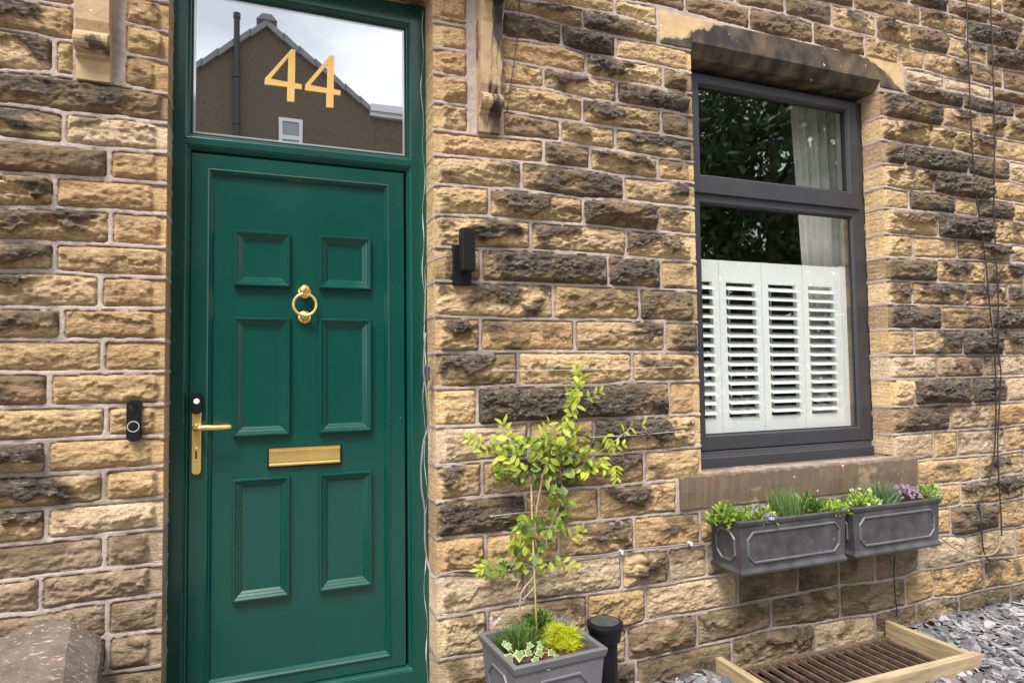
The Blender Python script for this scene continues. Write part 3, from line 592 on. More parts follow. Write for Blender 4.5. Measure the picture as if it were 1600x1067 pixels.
for (a, b) in ((.221, .434), (.546, .761)):
    for (c, d) in ((.349, .573), (-.248, .225), (-.887, -.411)):
        w = .014 if False else 0
        q = G().ring(a, b, c, d, pp); q.add([(a+.042, YP-.001, c+.042), (b-.042, YP-.001, c+.042), (b-.042, YP-.001, d-.042), (a+.042, YP-.001, d-.042)], [(0, 1, 2, 3)])
        q.obj('door_panel', GREEN, leaf)
# lever handle
hx0, hx1 = P(300, 690, .15)[0], P(315, 690, .15)[0]; hz0, hz1 = P(307, 741, .15)[1], P(307, 645, .15)[1]; hzt = P(307, 613.5, .15)[1]; hc = (hx0+hx1)/2; hw = (hx1-hx0)/2
def slab(g, cx, w, z0, z1, y0, y1, m=0, n=8):   # plate with rounded ends and softened front
    ol = [(cx+w*math.cos(a), z1-w*.75+w*.75*math.sin(a)) for a in [math.pi*i/n for i in range(n+1)]]+[(cx+w*math.cos(a), z0+w*.75+w*.75*math.sin(a)) for a in [math.pi+math.pi*i/n for i in range(n+1)]]
    k = len(ol); v = [(x, y1, z) for x, z in ol]+[(x, y0+.003, z) for x, z in ol]+[(cx+(x-cx)*.86, y0, (z0+z1)/2+(z-(z0+z1)/2)*.985) for x, z in ol]
    return g.add(v, [(i, (i+1) % k, k+(i+1) % k, k+i) for i in range(k)]+[(k+i, k+(i+1) % k, 2*k+(i+1) % k, 2*k+i) for i in range(k)]+[tuple(range(2*k, 3*k))], m)
g = slab(G(), hc, hw, hz0, hz1+.02, YL-.016, YL+.001); g.box(hc-hw*.35, hc+hw*.35, YL-.0185, YL-.012, hz0+.05, hz0+.105)
hd = g.obj('door_handle', BRASS, leaf, bevel=.002)
g = slab(G(), hc, hw*1.14, hz1-.004, hzt, YL-.026, YL); g.obj('lock_cover', BLACK, hd)
G().lathe((hc, YL-.0265, hzt-.032), [(.0105, 0), (.0105, .0012), (.009, .0018), (.0001, .0018)], 24, 'y').obj('cover_badge', WHITE, hd)
zl = P(330, 668, .10)[1]; xe = P(363, 668, .10)[0]
G().lathe((hc, YL-.015, zl), [(.015, 0), (.014, .018), (.010, .022), (.009, .045), (.0001, .046)], 20, 'y').tube([(hc-.002, YL-.058, zl+.001), (hc+.02, YL-.062, zl+.0015), (hc+.07, YL-.058, zl), (xe-.012, YL-.050, zl), (xe-.002, YL-.047, zl)], [.0105, .0115, .0105, .0105, .006], 14).obj('lever', BRASS, hd, smooth=True)
G().box(hc-.003, hc+.003, YL-.0195, YL-.0184, hz0+.062, hz0+.092).obj('keyhole', RUBB, hd)
# ring knocker
kx, kz = P(476.5, 476, .13); kt = P(476, 455.5, .14)[1]; kb = P(476, 495, .14)[1]
kn = None
for zz in (kt, kb):
    q_ = G().lathe((kx, YP, zz), [(.0262, 0), (.0262, .004), (.024, .0065), (.020, .007), (.017, .012), (.0001, .013)], 32, 'y').obj('door_knocker' if kn is None else 'knocker_rose', BRASS, kn or leaf, smooth=True); kn = kn or q_
G().torus((kx, YP-.030, kz), .0445, .0058, 56, 12, squash=1.0).obj('knocker_ring', BRASS, kn, smooth=True)
G().lathe((kx, YP-.012, kt+.006), [(.021, 0), (.020, .020), (.015, .028), (.0001, .030)], 28, 'y').obj('knocker_boss', BRASS, kn, smooth=True); G().lathe((kx, YP-.012, kb+.004), [(.019, 0), (.019, .010), (.014, .018), (.0001, .020)], 28, 'y').obj('knocker_boss', BRASS, kn, smooth=True)
# letter plate
ax, az_ = P(418, 700, YP)[0], None
x0, x1 = P(417.5, 715, YP)[0], P(533.5, 709, YP)[0]; z0 = (P(418, 731, YP)[1]+P(533, 724, YP)[1])/2; z1 = (P(418, 700, YP)[1]+P(533, 693, YP)[1])/2
lp = G().box(x0, x1, YP-.009, YP+.002, z0, z1).obj('letter_plate', BLACK, leaf, bevel=.003)
q = G(); a, b, c, d = x0+.007, x1-.007, z0+.005, z1-.004; pr_ = [(YP-.009, c), (YP-.015, c+.002), (YP-.017, c+.008), (YP-.013, c+.012), (YP-.012, c+.02), (YP-.012, d-.024), (YP-.014, d-.016), (YP-.019, d-.012), (YP-.019, d-.009), (YP-.016, d-.0075), (YP-.018, d-.003), (YP-.009, d)]
q.prism(pr_, 'x', a, b); q.obj('letter_flap', BRASS, lp)
# transom light
tr = G().box(ox0+.018, ox1-.018, .158, .164, zg0+.018, zg1-.018).obj('transom_glass', MIRR, house)
G().ring(ox0+.0205, ox1-.0205, zg0+.0205, zg1-.0205, [(0, .150), (.0035, .150), (.0038, .1575)]).obj('glazing_gasket', RUBB, tr)
BEV = mat('glass_edge_bevel', (.62, .66, .66), .25, metal=.4)
G().ring(ox0+.0245, ox1-.0245, zg0+.0245, zg1-.0245, [(0, .1573), (.009, .1570)]).obj('bevelled_edge', glassmat('bevel_glass', .30, None, rough=.05, body=(.42, .44, .44)), tr)
def number(o_, h_, name):
    bm = bmesh.new(); es = []
    for lp_ in (o_, h_):
        vs = [bm.verts.new((x, 0, z)) for x, z in [P(400+u*.1875, w*.1875, .153) for u, w in lp_]]
        for i in range(len(vs)): es.append(bm.edges.new((vs[i], vs[(i+1) % len(vs)])))
    bmesh.ops.triangle_fill(bm, edges=es, use_beauty=True)
    ex = bmesh.ops.extrude_face_region(bm, geom=bm.faces[:]); bmesh.ops.translate(bm, verts=[q for q in ex['geom'] if isinstance(q, bmesh.types.BMVert)], vec=(0, .0035, 0))
    bmesh.ops.recalc_face_normals(bm, faces=bm.faces[:]); bm.verts.index_update()
    v = [(q.co.x, q.co.y+.1525, q.co.z) for q in bm.verts]; f = [tuple(w.index for w in q.verts) for q in bm.faces]; bm.free()
    return mobj(name, v, f, GOLD, tr, bevel=.0006)
number([(296,410),(328,418),(325,695),(383,706),(381,748),(322,740),(320,853),(258,846),(260,728),(70,705),(75,655)], [(122,658),(264,685),(270,480)], 'number_four')
number([(618,463),(652,470),(648,745),(706,757),(704,798),(647,790),(645,902),(585,895),(587,778),(408,755),(412,705)], [(452,710),(592,737),(597,540)], 'number_four')

# ------------------------------------------------------------------ window
Y1 = .124
xg0, xg1 = P(1089.5, 230, .145)[0], P(1317.5, 260, .145)[0]; xl1 = P(1331, 480, .145)[0]
zA = 1.545; zgt = P(1200, 159, .145)[1]; zgb = (P(1089, 270, .145)[1]+P(1317, 303, .145)[1])/2
zsb = P(1343, 327.5, .110)[1]; zlt = P(1326, 342, .145)[1]; zlb = (P(1092, 678.4, .14)[1]+P(1338, 665.8, .14)[1])/2
zct = (P(1094, 703.5, .12)[1]+P(1360, 687, .12)[1])/2; xso = P(1341, 250, .110)[0]
fr = G()
fx0, fx1 = XW0-.02, XW1-.004; xm = xl1+.012; x0m = xg0-.012
# fixed frame: stiles, head, bar and bottom
fr.box(fx0, x0m, Y1, .19, zct, zA).box(xm, fx1, Y1, .19, zct, zA)
zb0 = zlt+.010; zb1 = zsb+.004
fr.box(x0m, xm, Y1+.0006, .19, zA-.02, zA).box(x0m, xm, Y1+.0006, .19, zb0, zb1).box(x0m, xm, Y1+.0006, .19, zct, zlb-.012)
fr.ring(x0m, xm, zlb-.012, zb0, [(0, Y1+.0006), (.003, Y1+.006), (.010, Y1+.016), (.011, Y1+.016)])
wf = fr.obj('window_frame', ANTH, house)
# top-hung sash, proud of the frame
s_ = G(); so0 = xg0-.075; v = []
sq = [(so0, xso, zsb, zA-.004, .150), (so0, xso, zsb, zA-.004, .112), (so0+.003, xso-.003, zsb+.003, zA-.007, .109), (xg0-.014, xg1+.016, zgb-.014, zgt+.020, .109), (xg0-.011, xg1+.012, zgb-.011, zgt+.016, .113), (xg0-.003, xg1+.004, zgb-.003, zgt+.006, .130)]
for a, b, c, d, y in sq: v += [(a, y, c), (b, y, c), (b, y, d), (a, y, d)]
s_.add(v, [(4*a+b, 4*a+(b+1) % 4, 4*a+4+(b+1) % 4, 4*a+4+b) for a in range(5) for b in range(4)])
sash = s_.obj('window_sash', ANTH, house, bevel=.001)
G().ring(xg0-.003, xg1+.004, zgb-.003, zgt+.006, [(0, .130), (.003, .130), (.0035, .146)]).obj('gasket', RUBB, sash)
G().box(xg0-.006, xg1+.008, .1432, .149, zgb-.006, zgt+.010).obj('glass_pane', GLASS, sash)
G().ring(x0m+.011, xm-.011, zlb-.001, zb0-.011, [(0, Y1+.015), (.003, Y1+.015), (.0035, .146)]).obj('gasket', RUBB, wf)
G().box(x0m+.006, xm-.006, .1432, .149, zlb-.006, zb0-.006).obj('glass_pane', GLASS, wf)
# ribbed cill
cz1 = zct-.002; cz0 = -.505; pr_ = [(.16, cz0), (.070, cz0), (.070, cz0+.050), (.074, cz0+.054), (.083, cz0+.0555), (.084, cz0+.061), (.088, cz0+.064), (.096, cz0+.0655), (.097, cz0+.072), (.102, cz0+.0745), (.16, cz1)]
xc1 = P(1366.5, 712, .07)[0]
G().prism(pr_, 'x', XW0-.002+.01, min(xc1, XW1-.002)).obj('window_cill', ANTH, house)
WS = []
for xx in (XW1-.004,):
    pts = [(xx+.004*math.sin(z*17)+.003*math.sin(z*41), Y1-.001, z) for z in np.linspace(zct, zA+.02, 120)]
    G().tube(pts, [.003+.003*abs(math.sin(i*.7))*abs(math.sin(i*.13)) for i in range(120)], 6).obj('window_sealant', RUBB, house)

# plantation shutters behind the lower light
YS = .200
def SX(px, py=520): return P(px, py, YS)[0]
zst = (P(1087, 405, YS)[1]+P(1320, 418, YS)[1])/2; zsb_ = -.470
sh = thing('plantation_shutters', (3.0, YS, zsb_), 'white half-height plantation shutters behind the lower window pane', 'shutters')
bx = [SX(1125.7)-(SX(1192)-SX(1125.7)), SX(1125.7), SX(1192.3), SX(1256), SX(1312.5)]
zt0 = (P(1150, 441, YS)[1]+P(1290, 450, YS)[1])/2+.002; zt1 = (P(1160, 649, YS)[1]+P(1290, 641, YS)[1])/2
for i in range(4):
    a, b = bx[i]+.0024, bx[i+1]-.0024; st = .052*(b-a)/.19*1.0; st = (b-a)*.152
    g = G().box(a, a+st, YS, YS+.028, zsb_, zst).box(b-st, b, YS, YS+.028, zsb_, zst)
    g.box(a+st, b-st, YS+.0008, YS+.027, zt0, zst-.0005).box(a+st, b-st, YS+.0008, YS+.027, zsb_+.0005, zt1-.012)
    pn = g.obj('shutter_panel', WHITE, sh, bevel=.0015)
    nl = 14; pitch = (zt0-zt1)/nl
    for kx_ in range(nl):
        zc_ = zt1+pitch*(kx_+.45); ca, sa = math.cos(R_(27)), math.sin(R_(27)); hw_ = .0345; pr_ = []
        for t in range(12):
            an = 2*math.pi*t/12; u = hw_*math.cos(an); w = .0052*math.sin(an)
            pr_.append((YS+.014+u*ca-w*sa, zc_+u*sa*1.0+w*ca))
        G().prism([(y, z) for y, z in pr_], 'x', a+st+.0015, b-st-.0015).obj('louvre', WHITE, pn)
    tx = a+st+(b-a-2*st)*.28
    G().box(tx-.004, tx+.004, YS+.046, YS+.053, zt1+.01, zt0-.01).obj('tilt_rod', WHITE, pn)
G().box(bx[4]+.001, XW1-.006, YS-.006, YS+.034, zsb_, zst+.004).obj('side_post', WHITE, sh, bevel=.002)
# curtain: a pleated cloth gathered at the right of the window
def cloth(xa0, xa1, xb0, xb1, y, zb, zt, n_, amp):
    g = G(); v = []; nz2 = 40; nx2 = 90
    for i in range(nz2+1):
        t = i/nz2; z = zb+(zt-zb)*t; a = xb0+(xa0-xb0)*t**1.4; b = xb1+(xa1-xb1)*t
        for k_ in range(nx2+1):
            u = k_/nx2; v.append((a+(b-a)*u, y+amp*(.6+.4*t)*math.sin(u*n_*2*math.pi+.8*math.sin(t*2.3+u*4))+amp*.35*math.sin(u*n_*4.7*math.pi+t*2), z))
    g.add(v, [(i*(nx2+1)+k_, i*(nx2+1)+k_+1, (i+1)*(nx2+1)+k_+1, (i+1)*(nx2+1)+k_) for i in range(nz2) for k_ in range(nx2)])
    return g
YC = .34
cu = cloth(P(1238, 190, YC)[0], XW1+.05, P(1262, 420, YC)[0], XW1+.05, YC, -.2, 1.75, 4.2, .022).obj('curtain', CURT, None, smooth=True)
sl = cu.modifiers.new('thickness', 'SOLIDIFY'); sl.thickness = .002
tag(cu, 'pale grey pleated curtain hanging inside the right side of the window', 'curtain')

# ------------------------------------------------------------------ fittings on the wall
g = G(); y0 = -.030; bx0, bx1 = P(198.8, 656, -.02)[0], P(221.5, 656, -.02)[0]; bz0, bz1 = P(210, 689, -.02)[1], P(210, 624.5, -.02)[1]; bc = (bx0+bx1)/2; bw = (bx1-bx0)/2
db = thing('video_doorbell', (bc, 0, bz0), 'slim black video doorbell with a ringed button on the wall left of the door', 'doorbell')
slab(G(), bc, bw, bz0, bz1, y0-.012, .004, n=10).obj('case', BLACK, db)
G().lathe((bc, y0-.0115, bz1-.028), [(.0145, 0), (.0140, .0015), (.0095, .002), (.009, .0045), (.0001, .0052)], 28, 'y').obj('camera_lens', mat('lens_black', (.01, .01, .012), .08), db)
G().torus((bc, y0-.0125, bz0+.052), .0178, .0016, 40, 8).obj('button_ring', mat('button_ring_grey', (.42, .43, .45), .35), db)
G().lathe((bc, y0-.0115, bz0+.052), [(.0160, 0), (.0160, .001), (.0001, .0022)], 28, 'y').obj('button', BLACK, db)
# up-and-down wall light
wl = thing('wall_light', (P(722, 400)[0], 0, P(722, 444)[1]), 'black box-shaped up-and-down wall light on the stone right of the door', 'wall light')
a, b = P(708.5, 414, -.03)[0], P(736.5, 414, -.03)[0]; c, d = P(722, 444.5, -.03)[1], P(722, 383, -.03)[1]
G().box(a, b, -.034, .004, c, d).obj('back_plate', BLACK, wl, bevel=.002)
a2, b2 = P(718, 390, -.085)[0], P(742.5, 390, -.085)[0]; c2, d2 = P(730, 423, -.105)[1], P(730, 355, -.105)[1]
G().box(a2+.004, b2-.004, -.108, -.056, c2, d2).obj('lamp_body', BLACK, wl, bevel=.007)
G().box((a2+b2)/2-.012, (a2+b2)/2+.012, -.056, -.034, (c2+c)/2+.03, d-.02).obj('bracket', BLACK, wl)
# cables
def path(pts, y, jit=.0, n=6):
    if isinstance(y, list): y = y+[y[-1]]*len(pts)
    w = [Vector((P(px, py, y if not isinstance(y, list) else y[i])[0], (y if not isinstance(y, list) else y[i]), P(px, py, y if not isinstance(y, list) else y[i])[1])) for i, (px, py) in enumerate(pts)]
    o_ = []
    for i in range(len(w)-1):
        p0, p1, p2, p3 = w[max(i-1, 0)], w[i], w[i+1], w[min(i+2, len(w)-1)]
        for k_ in range(n):
            t = k_/n; o_.append(.5*((2*p1)+(-p0+p2)*t+(2*p0-5*p1+4*p2-p3)*t*t+(-p0+3*p1-3*p2+p3)*t**3))
    return o_+[w[-1]]
def cable(name, pts, y, r, m, label, cat='cable', group=None):
    p = path(pts, y); g = G().tube(p, r, 8); o = mobj(name, g.v, g.f, m, smooth=True); return tag(o, label, cat, group)
cable('hanging_cable', [(1508,-60),(1510,0),(1517.5,199),(1525,301),(1539,400),(1546,475),(1553,540),(1556,600),(1555,690),(1546,750),(1529,787),(1531,800),(1535,847),(1539,866),(1546,877)], -.040, .0042, CABB, 'thin brown cable down the far wall, the left one, kinking inward near its foot')
cable('hanging_cable', [(1546,-60),(1548,0),(1554,199),(1553,312),(1556,400),(1560,475),(1560,550),(1564,591),(1559,690),(1562,769),(1564,800),(1565,837)], -.046, .0042, CABB, 'thin dark brown cable down the far wall, the right and straighter one')
cable('beige_cable', [(1565,837),(1560,856),(1549,866),(1530,868),(1506,864),(1487,853),(1472,842),(1462,838)], [-.046,-.046,-.044,-.042,-.042,-.05,-.06,-.06], .0042, mat('beige_cable', (.30, .225, .155), .5), 'beige cable looping from the window box to the hanging cables')
cable('loose_cable_end', [(1540,870),(1550,876),(1565,873),(1579,877)], -.040, .005, CABB, 'short black cable end lying along a mortar joint under the hanging cables')
cable('trailing_wire', [(1398,868),(1397,900),(1399,930),(1402,962)], -.034, .0030, CABB, 'thin dark wire dropping from under the right window box to the timber frame')
cable('corbel_wire', [(813,-30),(812,0),(808,56),(800,120),(792,176)], -.034, .0026, CABB, 'fine brown wire running down the wall beside the right corbel')
cable('door_edge_cable', [(665,520),(662,575),(666,612),(669,664),(662,690),(658,730),(659,765),(663,790),(664,815),(664,845),(667,872),(672,892),(676,902),(690,898),(712,892),(735,891),(748,891),(775,888),(810,882),(850,876),(873,873),(900,870),(940,867),(972,861),(1010,856),(1045,853),(1080,849),(1095,850),(1108,854)],
      [.02]*11+[-.01,-.024]+[-.026]*15, .0040, CABG, 'grey cable down the right door edge then along a mortar joint to the window box')
cable('lamp_cable', [(709,400),(695,401),(680,405),(669,412),(664,424),(665,445),(664,480),(663,505)], [-.01,-.02,-.02,-.008,.02,.03,.03,.03], .0032, CABG, 'thin grey cable from the wall light round the door edge')
clips = []
for px, py in ((873, 873.5), (972, 863), (1080, 850)):
    x, z = P(px, py, -.03); g = G().box(x-.004, x+.004, -.036, -.004, z-.007, z+.010); o = g.obj('cable_clip', WHITE, bevel=.002)
    tag(o, dict([(873, 'white cable clip beside the climbing plant'), (972, 'white cable clip midway between the climbing plant and window box'), (1080, 'white cable clip closest to the window box')])[px], 'cable clip', 'white clips holding the grey cable')
x, z = P(668, 583, .0); o = G().box(x-.006, x+.010, -.006, .03, z-.030, z+.030).obj('door_contact', mat('grey_plastic', (.07, .065, .075), .5), bevel=.002); tag(o, 'small dark grey plastic box on the stone edge by the door', 'sensor box')
# trellis wires with their eyes
for i, (pts, lab) in enumerate((([(770,579),(900,578),(1065,573)], 'highest trellis wire, above the climbing plant'), ([(770,690),(850,689),(900,684),(985,680),(1068,673)], 'middle trellis wire, through the head of the climbing plant'), ([(768,806),(812,801),(860,799),(884,809)], 'lowest and shortest trellis wire, across the cane'))):
    w = thing('trellis_wire', (P(*pts[0], -.05)[0], -.05, P(*pts[0], -.05)[1]), lab+', held by wall eyes', 'wire', 'trellis wires')
    G().tube(path(pts, -.045), .0013, 6).obj('wire', WIRE, w)
    for q in (pts[0], pts[-1]):
        x, z = P(*q, -.045); G().torus((x, -.045, z), .0048, .0014, 16, 6).tube([(x, -.041, z), (x, .004, z)], .0018, 6).obj('eye_screw', WIRE, w)

# ------------------------------------------------------------------ planters
def octo(x0, x1, z0, z1, c): return [(x0+c, z0), (x1-c, z0), (x1, z0+c), (x1, z1-c), (x1-c, z1), (x0+c, z1), (x0, z1-c), (x0, z0+c)]
def band(g, pts, w, d, fn):         # raised moulding round an octagon; fn maps (a, b, out) to space
    n_ = len(pts); cx = sum(p[0] for p in pts)/n_; cz = sum(p[1] for p in pts)/n_
    rings = []
    for k_, h in ((0, 0), (.25, d), (.75, d), (1, 0)):
        rg = []
        for i in range(n_):
            p0, p1, p2 = Vector(pts[i-1]), Vector(pts[i]), Vector(pts[(i+1) % n_])
            e1 = (p1-p0).normalized(); e2 = (p2-p1).normalized(); n1 = Vector((-e1.y, e1.x)); n2 = Vector((-e2.y, e2.x)); m_ = (n1+n2).normalized(); q = p1+m_*(w*k_/max(.3, m_.dot(n1)))
            rg.append(fn(q.x, q.y, h))
        rings.append(rg)
    v = [p for r in rings for p in r]; g.add(v, [(a*n_+i, a*n_+(i+1) % n_, (a+1)*n_+(i+1) % n_, (a+1)*n_+i) for a in range(3) for i in range(n_)])
def planter(name, W_, Dp, H, tap, mt, label, cat, loc, rot=0, rim=.018, foot=True, pan=(.035, .035), soil_d=.03, group=None, mt2=None):
    t = thing(name, (0, 0, 0), label, cat, group)
    g = G(); w, d = W_/2, Dp/2; s = tap
    def rect(sc, z, e=0): return [(-w*sc-e, -d*sc-e, z), (w*sc+e, -d*sc-e, z), (w*sc+e, d*sc+e, z), (-w*sc-e, d*sc+e, z)]
    def S_(z): return s+(1-s)*z/H
    L2 = ([rect(S_(0), 0, .008), rect(S_(0), .012, .010), rect(S_(0), .022, .004), rect(S_(.03), .030, 0)] if foot else [rect(S_(0), 0)])
    L2 += [rect(S_(H-rim-.012), H-rim-.012, 0), rect(S_(H-rim), H-rim, .006), rect(1, H-.004, .009), rect(1, H, .006), rect(1, H, -.010), rect(1, H-.005, -.012), rect(1, H-soil_d-.03, -.014)]
    v = [p for r in L2 for p in r]; n2 = len(L2)
    g.add(v, [(4*a+b, 4*a+(b+1) % 4, 4*a+4+(b+1) % 4, 4*a+4+b) for a in range(n2-1) for b in range(4)]+[(3, 2, 1, 0)])
    g.obj('box_shell', mt, t, bevel=.0018)
    q = G(); zl_, zh_ = (.030 if foot else .0)+pan[1]*.55, H-rim-.012-pan[1]*.55
    def front(a, b, o): k_ = S_(b); return (a*k_, -d*k_-o-.0005, b)
    def back_(a, b, o): k_ = S_(b); return (-a*k_, d*k_+o+.0005, b)
    def left(a, b, o): k_ = S_(b); return (-w*k_-o-.0005, -a*k_, b)
    def right(a, b, o): k_ = S_(b); return (w*k_+o+.0005, a*k_, b)
    for fn, hw_ in ((front, w), (left, d), (right, d)):
        band(q, octo(-hw_+pan[0], hw_-pan[0], zl_, zh_, pan[1]), .011, .006, fn)
    q.obj('panel_moulding', mt2 or mt, t)
    sg = G(); nn = 14; v = []
    for i in range(nn+1):
        for k_ in range(nn+1): v.append(((-w+.015)+(2*w-.03)*i/nn, (-d+.015)+(2*d-.03)*k_/nn, H-soil_d+random.uniform(-.006, .006)))
    sg.add(v, [(i*(nn+1)+k_, (i+1)*(nn+1)+k_, (i+1)*(nn+1)+k_+1, i*(nn+1)+k_+1) for i in range(nn) for k_ in range(nn)]).obj('soil', SOIL, t)
    t.location = loc; t.rotation_euler = (0, 0, rot); return t
LEADW = mat('worn_lead_edge', (.11, .11, .118), .42, vary=.3, vscale=30, bump=.2, bscale=60)
zb_, zt_ = -.945, -.700
yf = -.236
p1a, p1b = 2.343, 3.000; p2a, p2b = 3.030, 3.655
planter('window_box', p1b-p1a-.014, .210, zt_-zb_, .965, LEAD, 'left of the two lead-grey window boxes, its end panel in full view', 'window box', ((p1a+p1b)/2, -.124, zb_), mt2=LEADW, group='lead-grey window boxes under the window')
planter('window_box', p2b-p2a-.014, .210, zt_-zb_, .965, LEAD, 'right of the two lead-grey window boxes, holding the purple flowers', 'window box', ((p2a+p2b)/2, -.128, zb_+.004), mt2=LEADW, group='lead-grey window boxes under the window')
for px in (2.50, 2.86, 3.17, 3.52):
    g = G().box(px-.012, px+.012, -.02, -.006, -.97, -.80).box(px-.012, px+.012, -.20, -.02, -.956, -.949); o = g.obj('bracket', RUST)
    tag(o, 'iron bracket under the %s window box, nearer its %s end' % (('left' if px < 3 else 'right'), ('left' if px in (2.50, 3.17) else 'right')), 'bracket', 'brackets under the window boxes')
GZ = -1.455
pz = -1.045; pc = [P_ for P_ in ()]
def atZ(px, py, Z):
    d = RM.T@np.array([(px-800)/FPX, -(py-533.5)/FPX, 1.]); s = Z/d[2]; return np.array([CX+d[0]*s, -CD+d[1]*s])
bl, fl, frr = atZ(742, 987.5, pz), atZ(806, 1040, pz), atZ(955.4, 1012, pz)
rot = (math.atan2(frr[1]-fl[1], frr[0]-fl[0])+math.atan2(-(bl-fl)[0], (bl-fl)[1]))/2; Wp = np.hypot(*(frr-fl)); Dp_ = np.hypot(*(bl-fl))
ctr = (bl+frr)/2
planter('square_planter', Wp-.012, Dp_-.012, pz-GZ, .82, LEADP, 'square grey planter on the ground holding the climbing plant and yellow heather', 'planter', (ctr[0], ctr[1], GZ), rot, rim=.028, pan=(.05, .055), soil_d=.035)
def pot(u, v, h=0):    # a spot inside the square planter, -1..1
    a = np.array([math.cos(rot), math.sin(rot)]); b = np.array([-math.sin(rot), math.cos(rot)]); q = ctr+a*u*(Wp/2-.03)+b*v*(Dp_/2-.03); return (q[0], q[1], pz-.035+h)

# ------------------------------------------------------------------ plants
class LV:
    def __init__(s): s.v = []; s.f = []; s.c = []
    def leaf(s, p, d, up, L_, w, col, droop=.25, fold=.2):
        p = Vector(p); d = Vector(d).normalized(); u = Vector(up); sd2 = d.cross(u)
        if sd2.length < .01: sd2 = d.cross(Vector((1, .3, .2)))
        sd2.normalize(); u = sd2.cross(d).normalized(); k_ = len(s.v)
        rows = ((0, .12), (.3, .85), (.6, .9), (.85, .45), (1, .02))
        for t, ww in rows:
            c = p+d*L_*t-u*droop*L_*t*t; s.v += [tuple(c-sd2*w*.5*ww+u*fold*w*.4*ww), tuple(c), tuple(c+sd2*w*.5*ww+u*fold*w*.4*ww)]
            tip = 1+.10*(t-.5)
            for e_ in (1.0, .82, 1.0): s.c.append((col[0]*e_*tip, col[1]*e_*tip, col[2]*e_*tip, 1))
        for i in range(4):
            for a in (0, 1): s.f.append((k_+3*i+a, k_+3*i+a+1, k_+3*i+a+4, k_+3*i+a+3))
    def blade(s, p, d, L_, w, col, bend=.3, n_=4):
        p = Vector(p); d = Vector(d).normalized(); sd2 = d.cross(Vector((random.uniform(-1, 1), random.uniform(-1, 1), .1))).normalized(); k_ = len(s.v); dr = Vector((d.x, d.y, 0))
        for i in range(n_+1):
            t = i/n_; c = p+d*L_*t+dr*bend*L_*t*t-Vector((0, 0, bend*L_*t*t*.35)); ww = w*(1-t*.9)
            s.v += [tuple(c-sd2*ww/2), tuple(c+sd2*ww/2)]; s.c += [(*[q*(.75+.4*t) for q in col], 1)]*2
        for i in range(n_): s.f.append((k_+2*i, k_+2*i+1, k_+2*i+3, k_+2*i+2))
    def blob(s, p, r, col, n_=5):        # a small flower: petals round a centre
        p = Vector(p); nrm = Vector((random.uniform(-.6, .4), -1, random.uniform(.1, 1))).normalized(); a = nrm.orthogonal().normalized(); b = nrm.cross(a)
        for i in range(n_):
            an = 2*math.pi*i/n_+random.random(); dd = a*math.cos(an)+b*math.sin(an); s.leaf(p, dd+nrm*.35, nrm, r, r*.8, col, .1, .1)
    def obj(s, name, label, cat, parent=None, group=None, loc=None):
        o = mobj(name, s.v, s.f, LEAF, parent, smooth=True, col=s.c, loc=loc if not parent else None)
        if not parent: tag(o, label, cat, group)
        return o
def rv(a): return Vector((random.gauss(0, 1), random.gauss(0, 1), random.gauss(0, 1)))*a
def cmix(a, b, t): return tuple(a[i]*(1-t)+b[i]*t for i in range(3))
YG, MG, DG = (.58, .62, .07), (.32, .42, .045), (.07, .13, .025)
random.seed(21)
vp = pot(-.12, .55); vine = thing('climbing_plant', vp, 'light green climbing plant with a twiggy stem, trained up the wall on wires', 'climbing plant')
lv = LV()
def cluster(px, py, rx, ry, n_, y0_, y1_, colA, colB, L0=.030, L1=.052, down=.5):
    for _ in range(int(n_*.72)):
        a = random.uniform(0, 2*math.pi); r_ = math.sqrt(random.random()); y = random.uniform(y0_, y1_); L0_ = 1.02
        x, z = P(px+rx*r_*math.cos(a), py+ry*r_*math.sin(a), y)
        d = Vector((random.gauss(0, 1), random.gauss(-.35, .5), random.gauss(-down, .7))); up = Vector((random.gauss(0, .35), -1, random.gauss(.5, .4)))
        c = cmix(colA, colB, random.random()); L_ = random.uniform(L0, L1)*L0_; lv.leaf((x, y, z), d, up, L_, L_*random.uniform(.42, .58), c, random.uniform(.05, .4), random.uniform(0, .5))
def spray(px, py, ang, n_, y, colA, colB, size=.042, spread=18):   # leaflets fanning off one leaf stalk
    for i in range(n_):
        t = i/max(1, n_-1); x, z = P(px+math.cos(ang)*spread*t, py-math.sin(ang)*spread*t, y)
        for sgn in (-1, 1):
            an = ang+sgn*(1.1-.5*t)+random.uniform(-.2, .2); d = Vector((math.cos(an), random.uniform(-.4, .1), math.sin(an)))
            lv.leaf((x, y, z), d, Vector((random.gauss(0, .2), -1, .5)), size*random.uniform(.75, 1.1), size*.36, cmix(colA, colB, random.random()), .25, .3)
for (px, py, rx, ry, n_, A, B_) in ((905,590,9,12,16,YG,MG),(902,612,12,11,18,YG,MG),(894,633,9,13,16,YG,MG),(890,655,9,10,10,YG,MG),(886,675,18,12,20,YG,MG),(925,690,16,14,10,MG,DG),
    (800,690,30,12,30,YG,MG),(845,700,52,20,95,MG,DG),(830,715,55,20,85,YG,MG),(800,735,32,16,48,MG,DG),(860,740,45,14,52,MG,DG),(905,715,40,20,55,MG,DG),(930,730,24,12,22,YG,MG),(885,700,40,20,40,YG,MG),
    (872,768,10,18,18,MG,DG),(878,792,16,14,22,MG,DG),(866,818,20,16,30,MG,DG),(825,818,20,18,34,MG,DG),(812,840,16,14,18,MG,YG),(850,845,22,12,22,MG,DG),(818,862,22,12,20,MG,DG),(800,882,26,12,26,MG,DG),(770,888,16,10,14,MG,DG),(842,880,16,12,16,MG,YG),(866,872,10,8,6,YG,MG)):
    cluster(px, py, rx, ry, n_, -.13, -.045, A, B_)
